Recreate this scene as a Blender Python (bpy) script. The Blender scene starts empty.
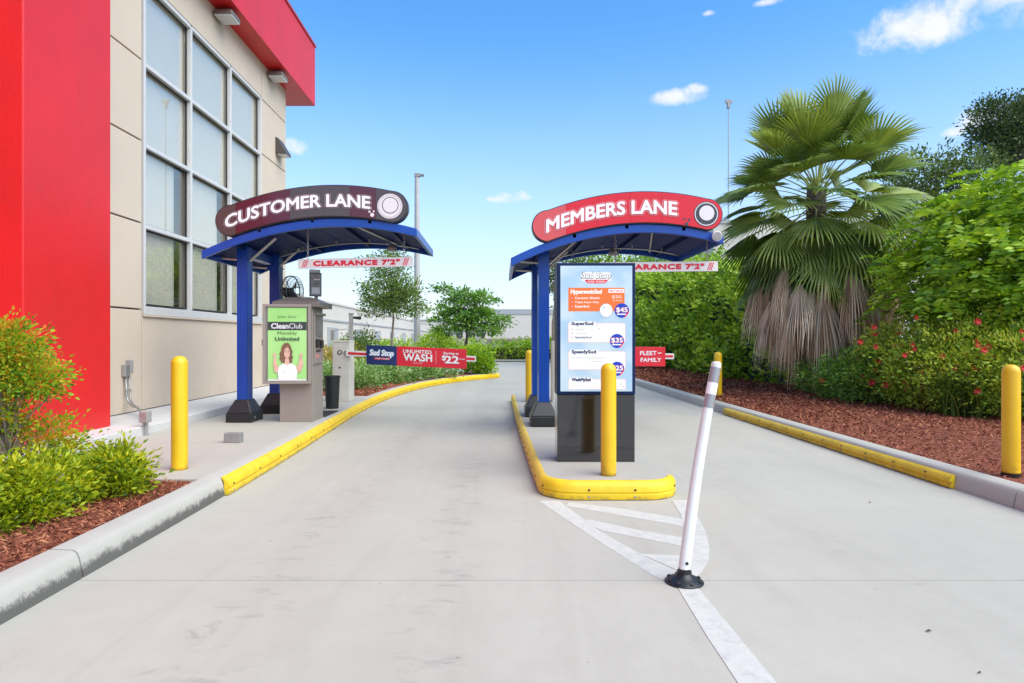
import bpy, math, random
import numpy as np
from mathutils import Vector, Matrix

random.seed(7)
rng = np.random.default_rng(7)
SC = bpy.context.scene
COL = SC.collection
F, CX, CY, CH = 640.0, 500.0, 340.0, 1.25      # focal length in pixels, principal point, camera height

# ------------------------------------------------------------------ camera
cam_d = bpy.data.cameras.new('camera'); cam = bpy.data.objects.new('camera', cam_d); COL.objects.link(cam)
cam.location = (0, 0, CH); cam.rotation_euler = (math.radians(90), 0, 0)
cam_d.sensor_width = 36; cam_d.lens = F / 1024 * 36
cam_d.shift_x = (512 - CX) / 1024; cam_d.shift_y = (CY - 341.5) / 1024
cam_d.clip_start = 0.05; cam_d.clip_end = 3000
SC.camera = cam

# ------------------------------------------------------------------ light
SUN_EL, SUN_AZ = math.radians(49), math.radians(127)     # azimuth from +Y towards +X
EXPOSURE = 1.3
SKY_STRENGTH = 0.12
SUN_STRENGTH = 2.15
SUN_ANGLE = math.radians(68)
SC.view_settings.view_transform = 'Standard'; SC.view_settings.look = 'None'
SC.view_settings.gamma = 1; SC.view_settings.use_curve_mapping = False
SC.view_settings.exposure = EXPOSURE
SC.render.engine = 'CYCLES'
SC.cycles.use_denoising = True
SC.cycles.max_bounces = 8
SC.cycles.transparent_max_bounces = 12

sun_d = bpy.data.lights.new('sun', 'SUN'); sun = bpy.data.objects.new('sun', sun_d); COL.objects.link(sun)
sun_d.energy = SUN_STRENGTH; sun_d.angle = SUN_ANGLE; sun_d.color = (1, .955, .82)
sd = Vector((math.sin(SUN_AZ) * math.cos(SUN_EL), math.cos(SUN_AZ) * math.cos(SUN_EL), math.sin(SUN_EL)))
sun.rotation_euler = sd.to_track_quat('Z', 'Y').to_euler(); sun.location = sd * 40

world = bpy.data.worlds.new('World'); SC.world = world; world.use_nodes = True


def build_world():
    nt = world.node_tree; N = nt.nodes; L = nt.links; N.clear()
    out = N.new('ShaderNodeOutputWorld'); bg = N.new('ShaderNodeBackground')
    sky = N.new('ShaderNodeTexSky'); sky.sky_type = 'NISHITA'; sky.sun_disc = False
    sky.sun_elevation = SUN_EL; sky.sun_rotation = SUN_AZ; sky.air_density = 1.0; sky.dust_density = 0.3; sky.ozone_density = 2.2
    hsv = N.new('ShaderNodeHueSaturation'); hsv.inputs['Saturation'].default_value = 1.3
    L.new(sky.outputs[0], hsv.inputs['Color'])
    geo = N.new('ShaderNodeTexCoord')
    vec = geo.outputs['Generated']

    def M(op, a, b=None, c=None):
        m = N.new('ShaderNodeMath'); m.operation = op
        for i, v in enumerate((a, b, c)):
            if v is None: continue
            if isinstance(v, (int, float)): m.inputs[i].default_value = v
            else: L.new(v, m.inputs[i])
        return m.outputs[0]
    # turbulence that breaks the outline of every cloud
    n1 = N.new('ShaderNodeTexNoise'); n1.inputs['Scale'].default_value = 22; n1.inputs['Detail'].default_value = 8
    n1.inputs['Roughness'].default_value = .62; n1.inputs['Distortion'].default_value = .3
    L.new(vec, n1.inputs['Vector'])
    clouds = [(940, 20, 92, 30), (905, 36, 52, 20), (985, 6, 90, 34), (678, 97, 34, 10), (694, 90, 18, 8), (514, 196, 24, 9), (503, 199, 20, 5), (297, 147, 17, 11),
              (953, 132, 14, 7), (1000, 115, 44, 17), (770, 2, 22, 5), (709, 13, 9, 4),
              (1400, -60, 180, 60), (1250, 150, 110, 26), (-300, 120, 130, 34), (-700, -100, 220, 60), (150, -260, 120, 34), (700, -420, 160, 40)]
    total = None
    for (px, py, wx, wy) in clouds:
        d = Vector(((px - CX) / F, 1.0, (CY - py) / F)); dist = d.length; d.normalize()
        r = d.cross(Vector((0, 0, 1))).normalized(); u = r.cross(d).normalized()
        sub = N.new('ShaderNodeVectorMath'); sub.operation = 'SUBTRACT'; L.new(vec, sub.inputs[0]); sub.inputs[1].default_value = d
        comps = []
        for ax, w in ((r, wx / F / dist), (u, wy / F / dist)):
            dt = N.new('ShaderNodeVectorMath'); dt.operation = 'DOT_PRODUCT'; L.new(sub.outputs[0], dt.inputs[0]); dt.inputs[1].default_value = ax / w
            comps.append(M('MULTIPLY', dt.outputs['Value'], dt.outputs['Value']))
        q = M('ADD', comps[0], comps[1])
        g = M('SUBTRACT', 1.0, q); g = M('MAXIMUM', g, 0.0)
        total = g if total is None else M('MAXIMUM', total, g)
    k = M('MULTIPLY_ADD', n1.outputs['Fac'], 5.0, -2.75)          # noise about zero
    s = M('ADD', M('MULTIPLY', total, 1.7), k)
    mr = N.new('ShaderNodeMapRange'); mr.interpolation_type = 'SMOOTHSTEP'
    mr.inputs['From Min'].default_value = .05; mr.inputs['From Max'].default_value = 2.1
    L.new(s, mr.inputs['Value'])
    msk = M('MULTIPLY', mr.outputs[0], M('MINIMUM', M('MULTIPLY', total, 6.0), 1.0))
    # a thin whitening towards the horizon, the same all round
    sep = N.new('ShaderNodeSeparateXYZ'); L.new(vec, sep.inputs[0])
    hz = N.new('ShaderNodeMapRange'); hz.interpolation_type = 'SMOOTHSTEP'; L.new(sep.outputs['Z'], hz.inputs['Value'])
    hz.inputs['From Min'].default_value = -.05; hz.inputs['From Max'].default_value = .46
    hz.inputs['To Min'].default_value = .85; hz.inputs['To Max'].default_value = 0
    mixh = N.new('ShaderNodeMix'); mixh.data_type = 'RGBA'; L.new(hz.outputs[0], mixh.inputs['Factor'])
    L.new(hsv.outputs[0], mixh.inputs['A']); mixh.inputs['B'].default_value = (2.6, 2.85, 3.25, 1)
    mix = N.new('ShaderNodeMix'); mix.data_type = 'RGBA'; L.new(msk, mix.inputs['Factor'])
    L.new(mixh.outputs['Result'], mix.inputs['A']); mix.inputs['B'].default_value = (3.3, 3.4, 3.5, 1)
    L.new(mix.outputs['Result'], bg.inputs['Color']); bg.inputs['Strength'].default_value = SKY_STRENGTH
    L.new(bg.outputs[0], out.inputs['Surface'])


build_world()

# ------------------------------------------------------------------ helpers
def px(x, y, Y): return Vector(((x - CX) / F * Y, Y, CH - (y - CY) / F * Y))
def gr(x, y, z=0.0):
    Y = F * (CH - z) / (y - CY)
    return Vector(((x - CX) / F * Y, Y, z))


ORG = {}


def s2l(c):
    return tuple((v / 255 / 12.92 if v / 255 <= .04045 else ((v / 255 + .055) / 1.055) ** 2.4) for v in c)


MATS = {}


def mat(name, col, rough=.6, metal=0, var=.0, vscale=6, bump=0, bscale=60, col2=None, spec=.5, coat=0, emit=None, estr=0, detail=5, stretch=None):
    if name in MATS: return MATS[name]
    m = bpy.data.materials.new(name); MATS[name] = m; m.use_nodes = True
    nt = m.node_tree; N = nt.nodes; L = nt.links; b = N['Principled BSDF']
    b.inputs['Base Color'].default_value = (*col, 1); b.inputs['Roughness'].default_value = rough
    b.inputs['Metallic'].default_value = metal; b.inputs['Specular IOR Level'].default_value = spec
    if coat: b.inputs['Coat Weight'].default_value = coat; b.inputs['Coat Roughness'].default_value = .08
    if emit:
        b.inputs['Emission Color'].default_value = (*emit, 1); b.inputs['Emission Strength'].default_value = estr
    tc = N.new('ShaderNodeTexCoord'); vec = tc.outputs['Object']
    if stretch:
        mp = N.new('ShaderNodeMapping'); mp.inputs['Scale'].default_value = stretch; L.new(vec, mp.inputs['Vector']); vec = mp.outputs[0]
    if var or col2:
        n = N.new('ShaderNodeTexNoise'); n.inputs['Scale'].default_value = vscale; n.inputs['Detail'].default_value = detail; n.inputs['Roughness'].default_value = .65
        L.new(vec, n.inputs['Vector'])
        r = N.new('ShaderNodeValToRGB'); L.new(n.outputs['Fac'], r.inputs['Fac'])
        c2 = col2 if col2 else tuple(c * (1 + var) for c in col)
        c1 = col if col2 else tuple(c * (1 - var) for c in col)
        r.color_ramp.elements[0].position = .3; r.color_ramp.elements[1].position = .7
        r.color_ramp.elements[0].color = (*c1, 1); r.color_ramp.elements[1].color = (*c2, 1)
        L.new(r.outputs['Color'], b.inputs['Base Color'])
    if bump:
        n2 = N.new('ShaderNodeTexNoise'); n2.inputs['Scale'].default_value = bscale; n2.inputs['Detail'].default_value = 6; L.new(vec, n2.inputs['Vector'])
        bp = N.new('ShaderNodeBump'); bp.inputs['Strength'].default_value = bump; bp.inputs['Distance'].default_value = .01
        L.new(n2.outputs['Fac'], bp.inputs['Height']); L.new(bp.outputs[0], b.inputs['Normal'])
    return m


class MB:
    def __init__(s): s.v = []; s.f = []

    def add(s, vs, fs):
        o = len(s.v); s.v.extend([tuple(v) for v in vs]); s.f.extend([tuple(i + o for i in f) for f in fs]); return s

    def box(s, x0, x1, y0, y1, z0, z1):
        return s.add([(x0, y0, z0), (x1, y0, z0), (x1, y1, z0), (x0, y1, z0), (x0, y0, z1), (x1, y0, z1), (x1, y1, z1), (x0, y1, z1)],
                     [(0, 3, 2, 1), (4, 5, 6, 7), (0, 1, 5, 4), (1, 2, 6, 5), (2, 3, 7, 6), (3, 0, 4, 7)])

    def frustum(s, cx, cy, z0, z1, a0, b0, a1, b1, dx=0, dy=0):
        v = [(cx + i * a0, cy + j * b0, z0) for i, j in ((-1, -1), (1, -1), (1, 1), (-1, 1))] + [(cx + dx + i * a1, cy + dy + j * b1, z1) for i, j in ((-1, -1), (1, -1), (1, 1), (-1, 1))]
        return s.add(v, [(0, 3, 2, 1), (4, 5, 6, 7), (0, 1, 5, 4), (1, 2, 6, 5), (2, 3, 7, 6), (3, 0, 4, 7)])

    def cyl(s, p0, p1, r0, r1=None, n=16, caps=True):
        r1 = r0 if r1 is None else r1; p0 = Vector(p0); p1 = Vector(p1); d = (p1 - p0).normalized()
        a = d.orthogonal().normalized(); b = d.cross(a)
        v = []
        for p, r in ((p0, r0), (p1, r1)):
            for i in range(n):
                t = 2 * math.pi * i / n; v.append(p + a * (r * math.cos(t)) + b * (r * math.sin(t)))
        f = [(i, (i + 1) % n, n + (i + 1) % n, n + i) for i in range(n)]
        if caps: f += [tuple(range(n - 1, -1, -1)), tuple(range(n, 2 * n))]
        return s.add(v, f)

    def tube(s, pts, r, n=8):
        pts = [Vector(p) for p in pts]; rs = r if isinstance(r, (list, tuple)) else [r] * len(pts)
        v = []; prev = None
        for i, p in enumerate(pts):
            d = (pts[min(i + 1, len(pts) - 1)] - pts[max(i - 1, 0)]).normalized()
            a = d.orthogonal().normalized() if prev is None else (prev - d * prev.dot(d)).normalized()
            prev = a; b = d.cross(a)
            for k in range(n):
                t = 2 * math.pi * k / n; v.append(p + a * (rs[i] * math.cos(t)) + b * (rs[i] * math.sin(t)))
        f = []
        for i in range(len(pts) - 1):
            for k in range(n): f.append((i * n + k, i * n + (k + 1) % n, (i + 1) * n + (k + 1) % n, (i + 1) * n + k))
        f += [tuple(range(n - 1, -1, -1)), tuple(range((len(pts) - 1) * n, len(pts) * n))]
        return s.add(v, f)

    def lathe(s, c, prof, n=24):                    # prof: (radius, z) from bottom to top
        v = []; c = Vector(c)
        for r, z in prof:
            for k in range(n):
                t = 2 * math.pi * k / n; v.append((c.x + r * math.cos(t), c.y + r * math.sin(t), c.z + z))
        f = []
        for i in range(len(prof) - 1):
            for k in range(n): f.append((i * n + k, i * n + (k + 1) % n, (i + 1) * n + (k + 1) % n, (i + 1) * n + k))
        f += [tuple(range(n - 1, -1, -1)), tuple(range((len(prof) - 1) * n, len(prof) * n))]
        return s.add(v, f)

    def prism(s, poly, z0, z1):                     # poly in xy
        n = len(poly)
        v = [(p[0], p[1], z0) for p in poly] + [(p[0], p[1], z1) for p in poly]
        return s.add(v, [tuple(range(n - 1, -1, -1)), tuple(range(n, 2 * n))] + [(i, (i + 1) % n, n + (i + 1) % n, n + i) for i in range(n)])

    def plate(s, poly, y0, y1):                     # poly in xz, front at y0 (towards the camera)
        n = len(poly)
        v = [(p[0], y0, p[1]) for p in poly] + [(p[0], y1, p[1]) for p in poly]
        return s.add(v, [tuple(range(n)), tuple(range(2 * n - 1, n - 1, -1))] + [((i + 1) % n, i, n + i, n + (i + 1) % n) for i in range(n)])

    def rot(s, deg, c):
        c = Vector(c); R = Matrix.Rotation(math.radians(deg), 4, 'Z')
        s.v = [tuple(R @ (Vector(v) - c) + c) for v in s.v]; return s


def finish(o, smooth, bevel, seg=2):
    if smooth:
        o.data.polygons.foreach_set('use_smooth', [True] * len(o.data.polygons))
        if smooth != 'all':
            try: o.data.set_sharp_from_angle(angle=math.radians(40))
            except Exception: pass
    if bevel:
        m = o.modifiers.new('bevel', 'BEVEL'); m.width = bevel; m.segments = seg; m.limit_method = 'ANGLE'; m.angle_limit = math.radians(35)


def link(o, parent, base):
    COL.objects.link(o)
    if parent: o.parent = parent; ORG[o.name] = ORG[parent.name]
    else: o.location = base; ORG[o.name] = Vector(base)


def part(name, mb, m, parent=None, base=None, smooth=False, bevel=0, label=None, kind=None, seg=2):
    """one mesh object; vertices are given in world space"""
    org = ORG[parent.name] if parent else Vector(base if base is not None else (0, 0, 0))
    me = bpy.data.meshes.new(name)
    me.from_pydata([(v[0] - org.x, v[1] - org.y, v[2] - org.z) for v in mb.v], [], mb.f); me.update()
    if m: me.materials.append(m)
    o = bpy.data.objects.new(name, me); link(o, parent, org)
    finish(o, smooth, bevel, seg)
    if label: o['label'] = label
    if kind: o['kind'] = kind
    return o


def tag(o, label=None, cat=None, group=None, kind=None):
    if label: o['label'] = label
    if cat: o['category'] = cat
    if group: o['group'] = group
    if kind: o['kind'] = kind
    return o


def thing(name, base, label=None, cat=None, group=None, kind=None):
    o = bpy.data.objects.new(name, None); COL.objects.link(o); o.location = base; o.empty_display_size = .1
    ORG[o.name] = Vector(base)
    return tag(o, label, cat, group, kind)


def copy_thing(o, loc, label=None, cat=None):
    kids = [c for c in bpy.data.objects if c.parent == o]
    def cp(src, par):
        c = src.copy(); COL.objects.link(c)
        if par: c.parent = par
        for k in [q for q in ALLCH.get(src.name, [])]: cp(k, c)
        return c
    ALLCH = {}
    for q in bpy.data.objects:
        if q.parent: ALLCH.setdefault(q.parent.name, []).append(q)
    r = cp(o, None); r.location = loc; ORG[r.name] = Vector(loc)
    return tag(r, label, cat)


def fast_mesh(name, V, Fc, m, parent=None, base=(0, 0, 0), tint=None, kind=None, smooth=False):
    """V (n,3) float array, Fc (m,k) int array of equal sided faces"""
    org = ORG[parent.name] if parent else Vector(base)
    V = np.asarray(V, dtype=np.float32) - np.array(org, dtype=np.float32); Fc = np.asarray(Fc, dtype=np.int32)
    me = bpy.data.meshes.new(name); me.vertices.add(len(V)); me.vertices.foreach_set('co', V.ravel())
    k = Fc.shape[1]; me.loops.add(Fc.size); me.loops.foreach_set('vertex_index', Fc.ravel())
    me.polygons.add(len(Fc)); me.polygons.foreach_set('loop_start', np.arange(0, Fc.size, k, dtype=np.int32))
    me.update(calc_edges=True)
    if tint is not None:
        a = me.attributes.new('tint', 'FLOAT', 'POINT'); a.data.foreach_set('value', np.asarray(tint, dtype=np.float32))
    if smooth: me.polygons.foreach_set('use_smooth', [True] * len(Fc))
    me.materials.append(m)
    o = bpy.data.objects.new(name, me); link(o, parent, org)
    if kind: o['kind'] = kind
    return o


_txt = {}


def text_geo(s, height, bold=0.0, width=None, shear=0.0, spacing=1.0):
    """flat lettering: (n,2) points centred on 0,0 and its faces"""
    key = (s, spacing)
    if key not in _txt:
        c = bpy.data.curves.new('t', 'FONT'); c.body = s; c.size = 1; c.space_character = spacing
        c.align_x = 'LEFT'; c.resolution_u = 3
        o = bpy.data.objects.new('t', c); COL.objects.link(o)
        dg = bpy.context.evaluated_depsgraph_get(); dg.update()
        me = bpy.data.meshes.new_from_object(o.evaluated_get(dg), depsgraph=dg)
        v = np.array([tuple(q.co) for q in me.vertices]); f = [tuple(p.vertices) for p in me.polygons]
        bpy.data.objects.remove(o); bpy.data.curves.remove(c); bpy.data.meshes.remove(me)
        _txt[key] = (v, f)
    v, f = _txt[key]; v = v.copy()
    x0, x1 = v[:, 0].min(), v[:, 0].max(); y0, y1 = v[:, 1].min(), v[:, 1].max()
    sc = height / (y1 - y0); X = (v[:, 0] - (x0 + x1) / 2) * sc; Z = (v[:, 1] - (y0 + y1) / 2) * sc
    if width: X *= width / ((x1 - x0) * sc)
    X += shear * Z
    D = np.zeros(len(X))
    if bold > 0:                                   # heavier strokes: shifted copies, each a hair behind the last
        n = len(X); q = bold * height * 1.25; XX = []; ZZ = []; DD = []; ff = []
        for i in range(13):
            a = 2 * math.pi * i / 12; dx, dz = (0, 0) if i == 12 else (q * math.cos(a), q * .8 * math.sin(a))
            XX.append(X + dx); ZZ.append(Z + dz); DD.append(np.full(n, .00009 * (i + 1))); ff += [tuple(v + i * n for v in t) for t in f]
        X = np.concatenate(XX); Z = np.concatenate(ZZ); D = np.concatenate(DD); f = ff
    return X, Z, f, D


def lettering(s, cx, cz, y, height, m, parent, bold=0.0, width=None, shear=0.0, warp=None, name='lettering', spacing=1.0, rot=0, smooth=False):
    """print on a plane facing -Y at depth y; warp(x)->dz bends the line"""
    X, Z, f, D = text_geo(s, height, bold, width, shear, spacing)
    if rot:
        c, n = math.cos(rot), math.sin(rot); X, Z = X * c - Z * n, X * n + Z * c
    mb = MB(); vs = []
    for a, b, d in zip(X, Z, D):
        dz = warp(cx + a) if warp else 0
        vs.append((cx + a, y - d, cz + b + dz))
    mb.add(vs, f)
    # the font faces +Z in its plane; seen from -Y the winding is already towards the camera
    return part(name, mb, m, parent)


def disc(cx, cz, r, n=28, a0=0, a1=360):
    return [(cx + r * math.cos(math.radians(a0 + (a1 - a0) * i / n)), cz + r * math.sin(math.radians(a0 + (a1 - a0) * i / n))) for i in range(n if a1 - a0 == 360 else n + 1)]


def rrect(x0, x1, z0, z1, r, n=4):
    p = []
    for cx, cz, a in ((x1 - r, z0 + r, -90), (x1 - r, z1 - r, 0), (x0 + r, z1 - r, 90), (x0 + r, z0 + r, 180)):
        for i in range(n + 1): t = math.radians(a + 90 * i / n); p.append((cx + r * math.cos(t), cz + r * math.sin(t)))
    return p


# ------------------------------------------------------------------ materials
def mat_concrete(name, col, stain, rough=.85, scale=1.0, streak=False):
    m = bpy.data.materials.new(name); MATS[name] = m; m.use_nodes = True
    N = m.node_tree.nodes; L = m.node_tree.links; b = N['Principled BSDF']; b.inputs['Roughness'].default_value = rough
    tc = N.new('ShaderNodeTexCoord'); geo = N.new('ShaderNodeNewGeometry')
    def noise(sc, det, rg, vec=None, dist=0):
        n = N.new('ShaderNodeTexNoise'); n.inputs['Scale'].default_value = sc; n.inputs['Detail'].default_value = det; n.inputs['Roughness'].default_value = rg
        n.inputs['Distortion'].default_value = dist
        L.new(vec or geo.outputs['Position'], n.inputs['Vector']); return n.outputs['Fac']
    def ramp(f, p0, p1, c0, c1):
        r = N.new('ShaderNodeValToRGB'); L.new(f, r.inputs['Fac']); e = r.color_ramp.elements
        e[0].position = p0; e[1].position = p1; e[0].color = (*c0, 1); e[1].color = (*c1, 1); return r.outputs['Color']
    def mul(a, bb, f=1):
        x = N.new('ShaderNodeMix'); x.data_type = 'RGBA'; x.blend_type = 'MULTIPLY'; x.inputs['Factor'].default_value = f
        L.new(a, x.inputs['A']); L.new(bb, x.inputs['B']); return x.outputs['Result']
    c = ramp(noise(.45 * scale, 6, .6), .3, .72, tuple(v * .93 for v in col), tuple(v * 1.05 for v in col))
    fine = ramp(noise(140, 4, .7), .25, .75, (.93, .93, .93), (1.05, 1.05, 1.05)); c = mul(c, fine)
    mid = ramp(noise(5, 8, .72), .2, .62, (.93, .925, .92), (1, 1, 1)); c = mul(c, mid)
    if streak:
        mp = N.new('ShaderNodeMapping'); mp.inputs['Scale'].default_value = (2.2, .22, 1); L.new(geo.outputs['Position'], mp.inputs['Vector'])
        st = ramp(noise(1.6, 6, .65, mp.outputs[0], .8), .36, .5, stain, (1, 1, 1)); c = mul(c, st, .32)
        mp3 = N.new('ShaderNodeMapping'); mp3.inputs['Scale'].default_value = (.9, 3.0, 1); L.new(geo.outputs['Position'], mp3.inputs['Vector'])
        sc2 = ramp(noise(3.1, 5, .8, mp3.outputs[0], 1.5), .30, .34, (.84, .83, .83), (1, 1, 1)); c = mul(c, sc2, .55)
    if streak:
        sepx = N.new('ShaderNodeSeparateXYZ'); L.new(geo.outputs['Position'], sepx.inputs[0])
        def MM(op, a, b):
            q = N.new('ShaderNodeMath'); q.operation = op
            for i, v in enumerate((a, b)):
                if isinstance(v, (int, float)): q.inputs[i].default_value = v
                else: L.new(v, q.inputs[i])
            return q.outputs[0]
        tr = None
        for x0, w in ((-1.15, .30), (-.30, .28), (2.1, .22), (3.1, .2)):
            dd = MM('DIVIDE', MM('SUBTRACT', sepx.outputs['X'], x0), w); gq = MM('MAXIMUM', MM('SUBTRACT', 1.0, MM('MULTIPLY', dd, dd)), 0.0)
            if x0 > 0: gq = MM('MULTIPLY', gq, .45)
            tr = gq if tr is None else MM('MAXIMUM', tr, gq)
        mpt = N.new('ShaderNodeMapping'); mpt.inputs['Scale'].default_value = (1.6, 3.4, 1); mpt.inputs['Rotation'].default_value = (0, 0, .25); L.new(geo.outputs['Position'], mpt.inputs['Vector'])
        nz = noise(2.4, 9, .72, mpt.outputs[0], .6)
        thr = N.new('ShaderNodeMapRange'); L.new(MM('ADD', nz, MM('MULTIPLY', tr, .13)), thr.inputs['Value']); thr.inputs['From Min'].default_value = .645; thr.inputs['From Max'].default_value = .78; thr.inputs['To Max'].default_value = .36
        dk = N.new('ShaderNodeMix'); dk.data_type = 'RGBA'; L.new(thr.outputs[0], dk.inputs['Factor']); L.new(c, dk.inputs['A']); dk.inputs['B'].default_value = (.17, .16, .15, 1); c = dk.outputs['Result']
        # faint broad tone along the tracks
        bt = N.new('ShaderNodeMix'); bt.data_type = 'RGBA'; bt.blend_type = 'MULTIPLY'; L.new(MM('MULTIPLY', tr, .5), bt.inputs['Factor']); L.new(c, bt.inputs['A']); bt.inputs['B'].default_value = (.95, .945, .94, 1); c = bt.outputs['Result']
    sp = ramp(noise(22, 3, .5), .235, .27, tuple(v * .55 for v in (1, 1, 1)), (1, 1, 1)); c = mul(c, sp, .7)
    L.new(c, b.inputs['Base Color'])
    bp = N.new('ShaderNodeBump'); bp.inputs['Strength'].default_value = .22; bp.inputs['Distance'].default_value = .004
    L.new(noise(90, 6, .7), bp.inputs['Height']); L.new(bp.outputs[0], b.inputs['Normal'])
    return m


def mat_kerb():
    m = mat_concrete('kerb_concrete', (.43, .41, .36), (.8, .8, .8))
    N = m.node_tree.nodes; L = m.node_tree.links; b = N['Principled BSDF']
    src = b.inputs['Base Color'].links[0].from_socket
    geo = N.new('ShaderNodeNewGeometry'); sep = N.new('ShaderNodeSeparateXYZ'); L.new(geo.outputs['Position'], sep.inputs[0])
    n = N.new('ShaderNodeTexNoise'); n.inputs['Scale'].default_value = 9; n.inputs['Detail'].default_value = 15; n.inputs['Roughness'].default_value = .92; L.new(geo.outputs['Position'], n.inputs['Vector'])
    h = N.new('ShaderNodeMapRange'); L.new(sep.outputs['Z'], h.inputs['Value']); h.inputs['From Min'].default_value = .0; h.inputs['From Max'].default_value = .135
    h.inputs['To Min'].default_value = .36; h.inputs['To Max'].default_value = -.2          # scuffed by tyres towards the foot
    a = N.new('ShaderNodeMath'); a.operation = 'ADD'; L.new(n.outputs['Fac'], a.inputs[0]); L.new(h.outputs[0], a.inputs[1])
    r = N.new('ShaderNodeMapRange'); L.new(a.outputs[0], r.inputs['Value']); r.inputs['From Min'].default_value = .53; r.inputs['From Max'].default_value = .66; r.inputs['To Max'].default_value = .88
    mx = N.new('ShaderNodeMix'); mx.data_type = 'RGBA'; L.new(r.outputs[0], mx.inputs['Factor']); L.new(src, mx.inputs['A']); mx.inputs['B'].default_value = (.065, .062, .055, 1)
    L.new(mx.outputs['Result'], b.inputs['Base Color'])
    return m


def mat_leaf(name, cols, trans=.3, rough=.5, tintmix=.6, spec=.4):
    m = bpy.data.materials.new(name); MATS[name] = m; m.use_nodes = True
    N = m.node_tree.nodes; L = m.node_tree.links; b = N['Principled BSDF']; out = N['Material Output']
    geo = N.new('ShaderNodeNewGeometry'); at = N.new('ShaderNodeAttribute'); at.attribute_name = 'tint'
    a = N.new('ShaderNodeMath'); a.operation = 'MULTIPLY'; L.new(geo.outputs['Random Per Island'], a.inputs[0]); a.inputs[1].default_value = 1 - tintmix
    c = N.new('ShaderNodeMath'); c.operation = 'MULTIPLY_ADD'; L.new(at.outputs['Fac'], c.inputs[0]); c.inputs[1].default_value = tintmix; L.new(a.outputs[0], c.inputs[2])
    r = N.new('ShaderNodeValToRGB'); L.new(c.outputs[0], r.inputs['Fac']); e = r.color_ramp.elements
    while len(e) < len(cols): e.new(.5)
    for i, cc in enumerate(cols): e[i].position = .1 + .8 * i / (len(cols) - 1); e[i].color = (*cc, 1)
    L.new(r.outputs['Color'], b.inputs['Base Color']); b.inputs['Roughness'].default_value = rough; b.inputs['Specular IOR Level'].default_value = spec
    if trans:
        t = N.new('ShaderNodeBsdfTranslucent'); mx = N.new('ShaderNodeMixShader'); mx.inputs[0].default_value = trans
        br = N.new('ShaderNodeMix'); br.data_type = 'RGBA'; br.blend_type = 'MULTIPLY'; br.inputs['Factor'].default_value = 1; L.new(r.outputs['Color'], br.inputs['A']); br.inputs['B'].default_value = (1.35, 1.25, .5, 1)
        L.new(br.outputs['Result'], t.inputs['Color']); L.new(b.outputs[0], mx.inputs[1]); L.new(t.outputs[0], mx.inputs[2]); L.new(mx.outputs[0], out.inputs['Surface'])
    return m


M_ROAD = mat_concrete('road_concrete', (.44, .417, .35), (.86, .85, .84), streak=True)
M_WALK = mat_concrete('walk_concrete', (.42, .40, .345), (.9, .9, .9))
M_PLINTH = mat_concrete('plinth_concrete', (.56, .55, .53), (.9, .9, .9))
M_KERB = mat_kerb()
M_KERBP = mat_concrete('pale_kerb_concrete', (.47, .455, .385), (.9, .9, .9))
M_JOINT = mat('joint_filler', (.10, .095, .09), .9)
M_YEL = mat('yellow_plastic', (.74, .45, .010), .38, var=.06, vscale=5, bump=.04, bscale=30)
M_YRUB = mat('yellow_rubber', (.74, .50, .012), .5, var=.14, vscale=7, bump=.12, bscale=50)
def add_wear(m, dirt, lo, hi, amt, sc, stretch=(1, 1, 1), foot=None):
    N = m.node_tree.nodes; L = m.node_tree.links; b = N['Principled BSDF']; src = b.inputs['Base Color'].links[0].from_socket
    g = N.new('ShaderNodeNewGeometry'); mp = N.new('ShaderNodeMapping'); mp.inputs['Scale'].default_value = stretch; L.new(g.outputs['Position'], mp.inputs['Vector'])
    n = N.new('ShaderNodeTexNoise'); n.inputs['Scale'].default_value = sc; n.inputs['Detail'].default_value = 10; n.inputs['Roughness'].default_value = .75; L.new(mp.outputs[0], n.inputs['Vector']); v = n.outputs['Fac']
    if foot:
        s = N.new('ShaderNodeSeparateXYZ'); L.new(g.outputs['Position'], s.inputs[0]); h = N.new('ShaderNodeMapRange'); L.new(s.outputs['Z'], h.inputs['Value'])
        h.inputs['From Min'].default_value = foot[0]; h.inputs['From Max'].default_value = foot[1]; h.inputs['To Min'].default_value = .2; h.inputs['To Max'].default_value = 0
        a = N.new('ShaderNodeMath'); a.operation = 'ADD'; L.new(v, a.inputs[0]); L.new(h.outputs[0], a.inputs[1]); v = a.outputs[0]
    r = N.new('ShaderNodeMapRange'); L.new(v, r.inputs['Value']); r.inputs['From Min'].default_value = lo; r.inputs['From Max'].default_value = hi; r.inputs['To Max'].default_value = amt
    x = N.new('ShaderNodeMix'); x.data_type = 'RGBA'; L.new(r.outputs[0], x.inputs['Factor']); L.new(src, x.inputs['A']); x.inputs['B'].default_value = (*dirt, 1); L.new(x.outputs['Result'], b.inputs['Base Color'])


add_wear(M_YEL, (.25, .16, .04), .60, .74, .55, 7, (1, 1, .6), (.15, .32))
add_wear(M_YRUB, (.16, .12, .05), .60, .75, .5, 10, (1, 1, 1.5), (.0, .07))
M_PAINTW = mat('road_paint', (.53, .52, .465), .7, var=.07, vscale=18, bump=.1)
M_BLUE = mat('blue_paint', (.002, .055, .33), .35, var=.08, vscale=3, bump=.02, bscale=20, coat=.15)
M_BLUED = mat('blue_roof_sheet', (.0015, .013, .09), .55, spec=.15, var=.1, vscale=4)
M_BLACKP = mat('black_plastic', (.012, .013, .014), .38, var=.2, vscale=9, bump=.05, bscale=40)
M_GALV = mat('galvanised_steel', (.42, .42, .41), .38, .8, var=.18, vscale=14)
M_GREYP = mat('grey_plastic', (.30, .29, .275), .5, var=.1, vscale=12)
M_TAUPE = mat('taupe_metal', (.30, .258, .222), .42, .15, var=.05, vscale=4, bump=.02, bscale=15)
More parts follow.
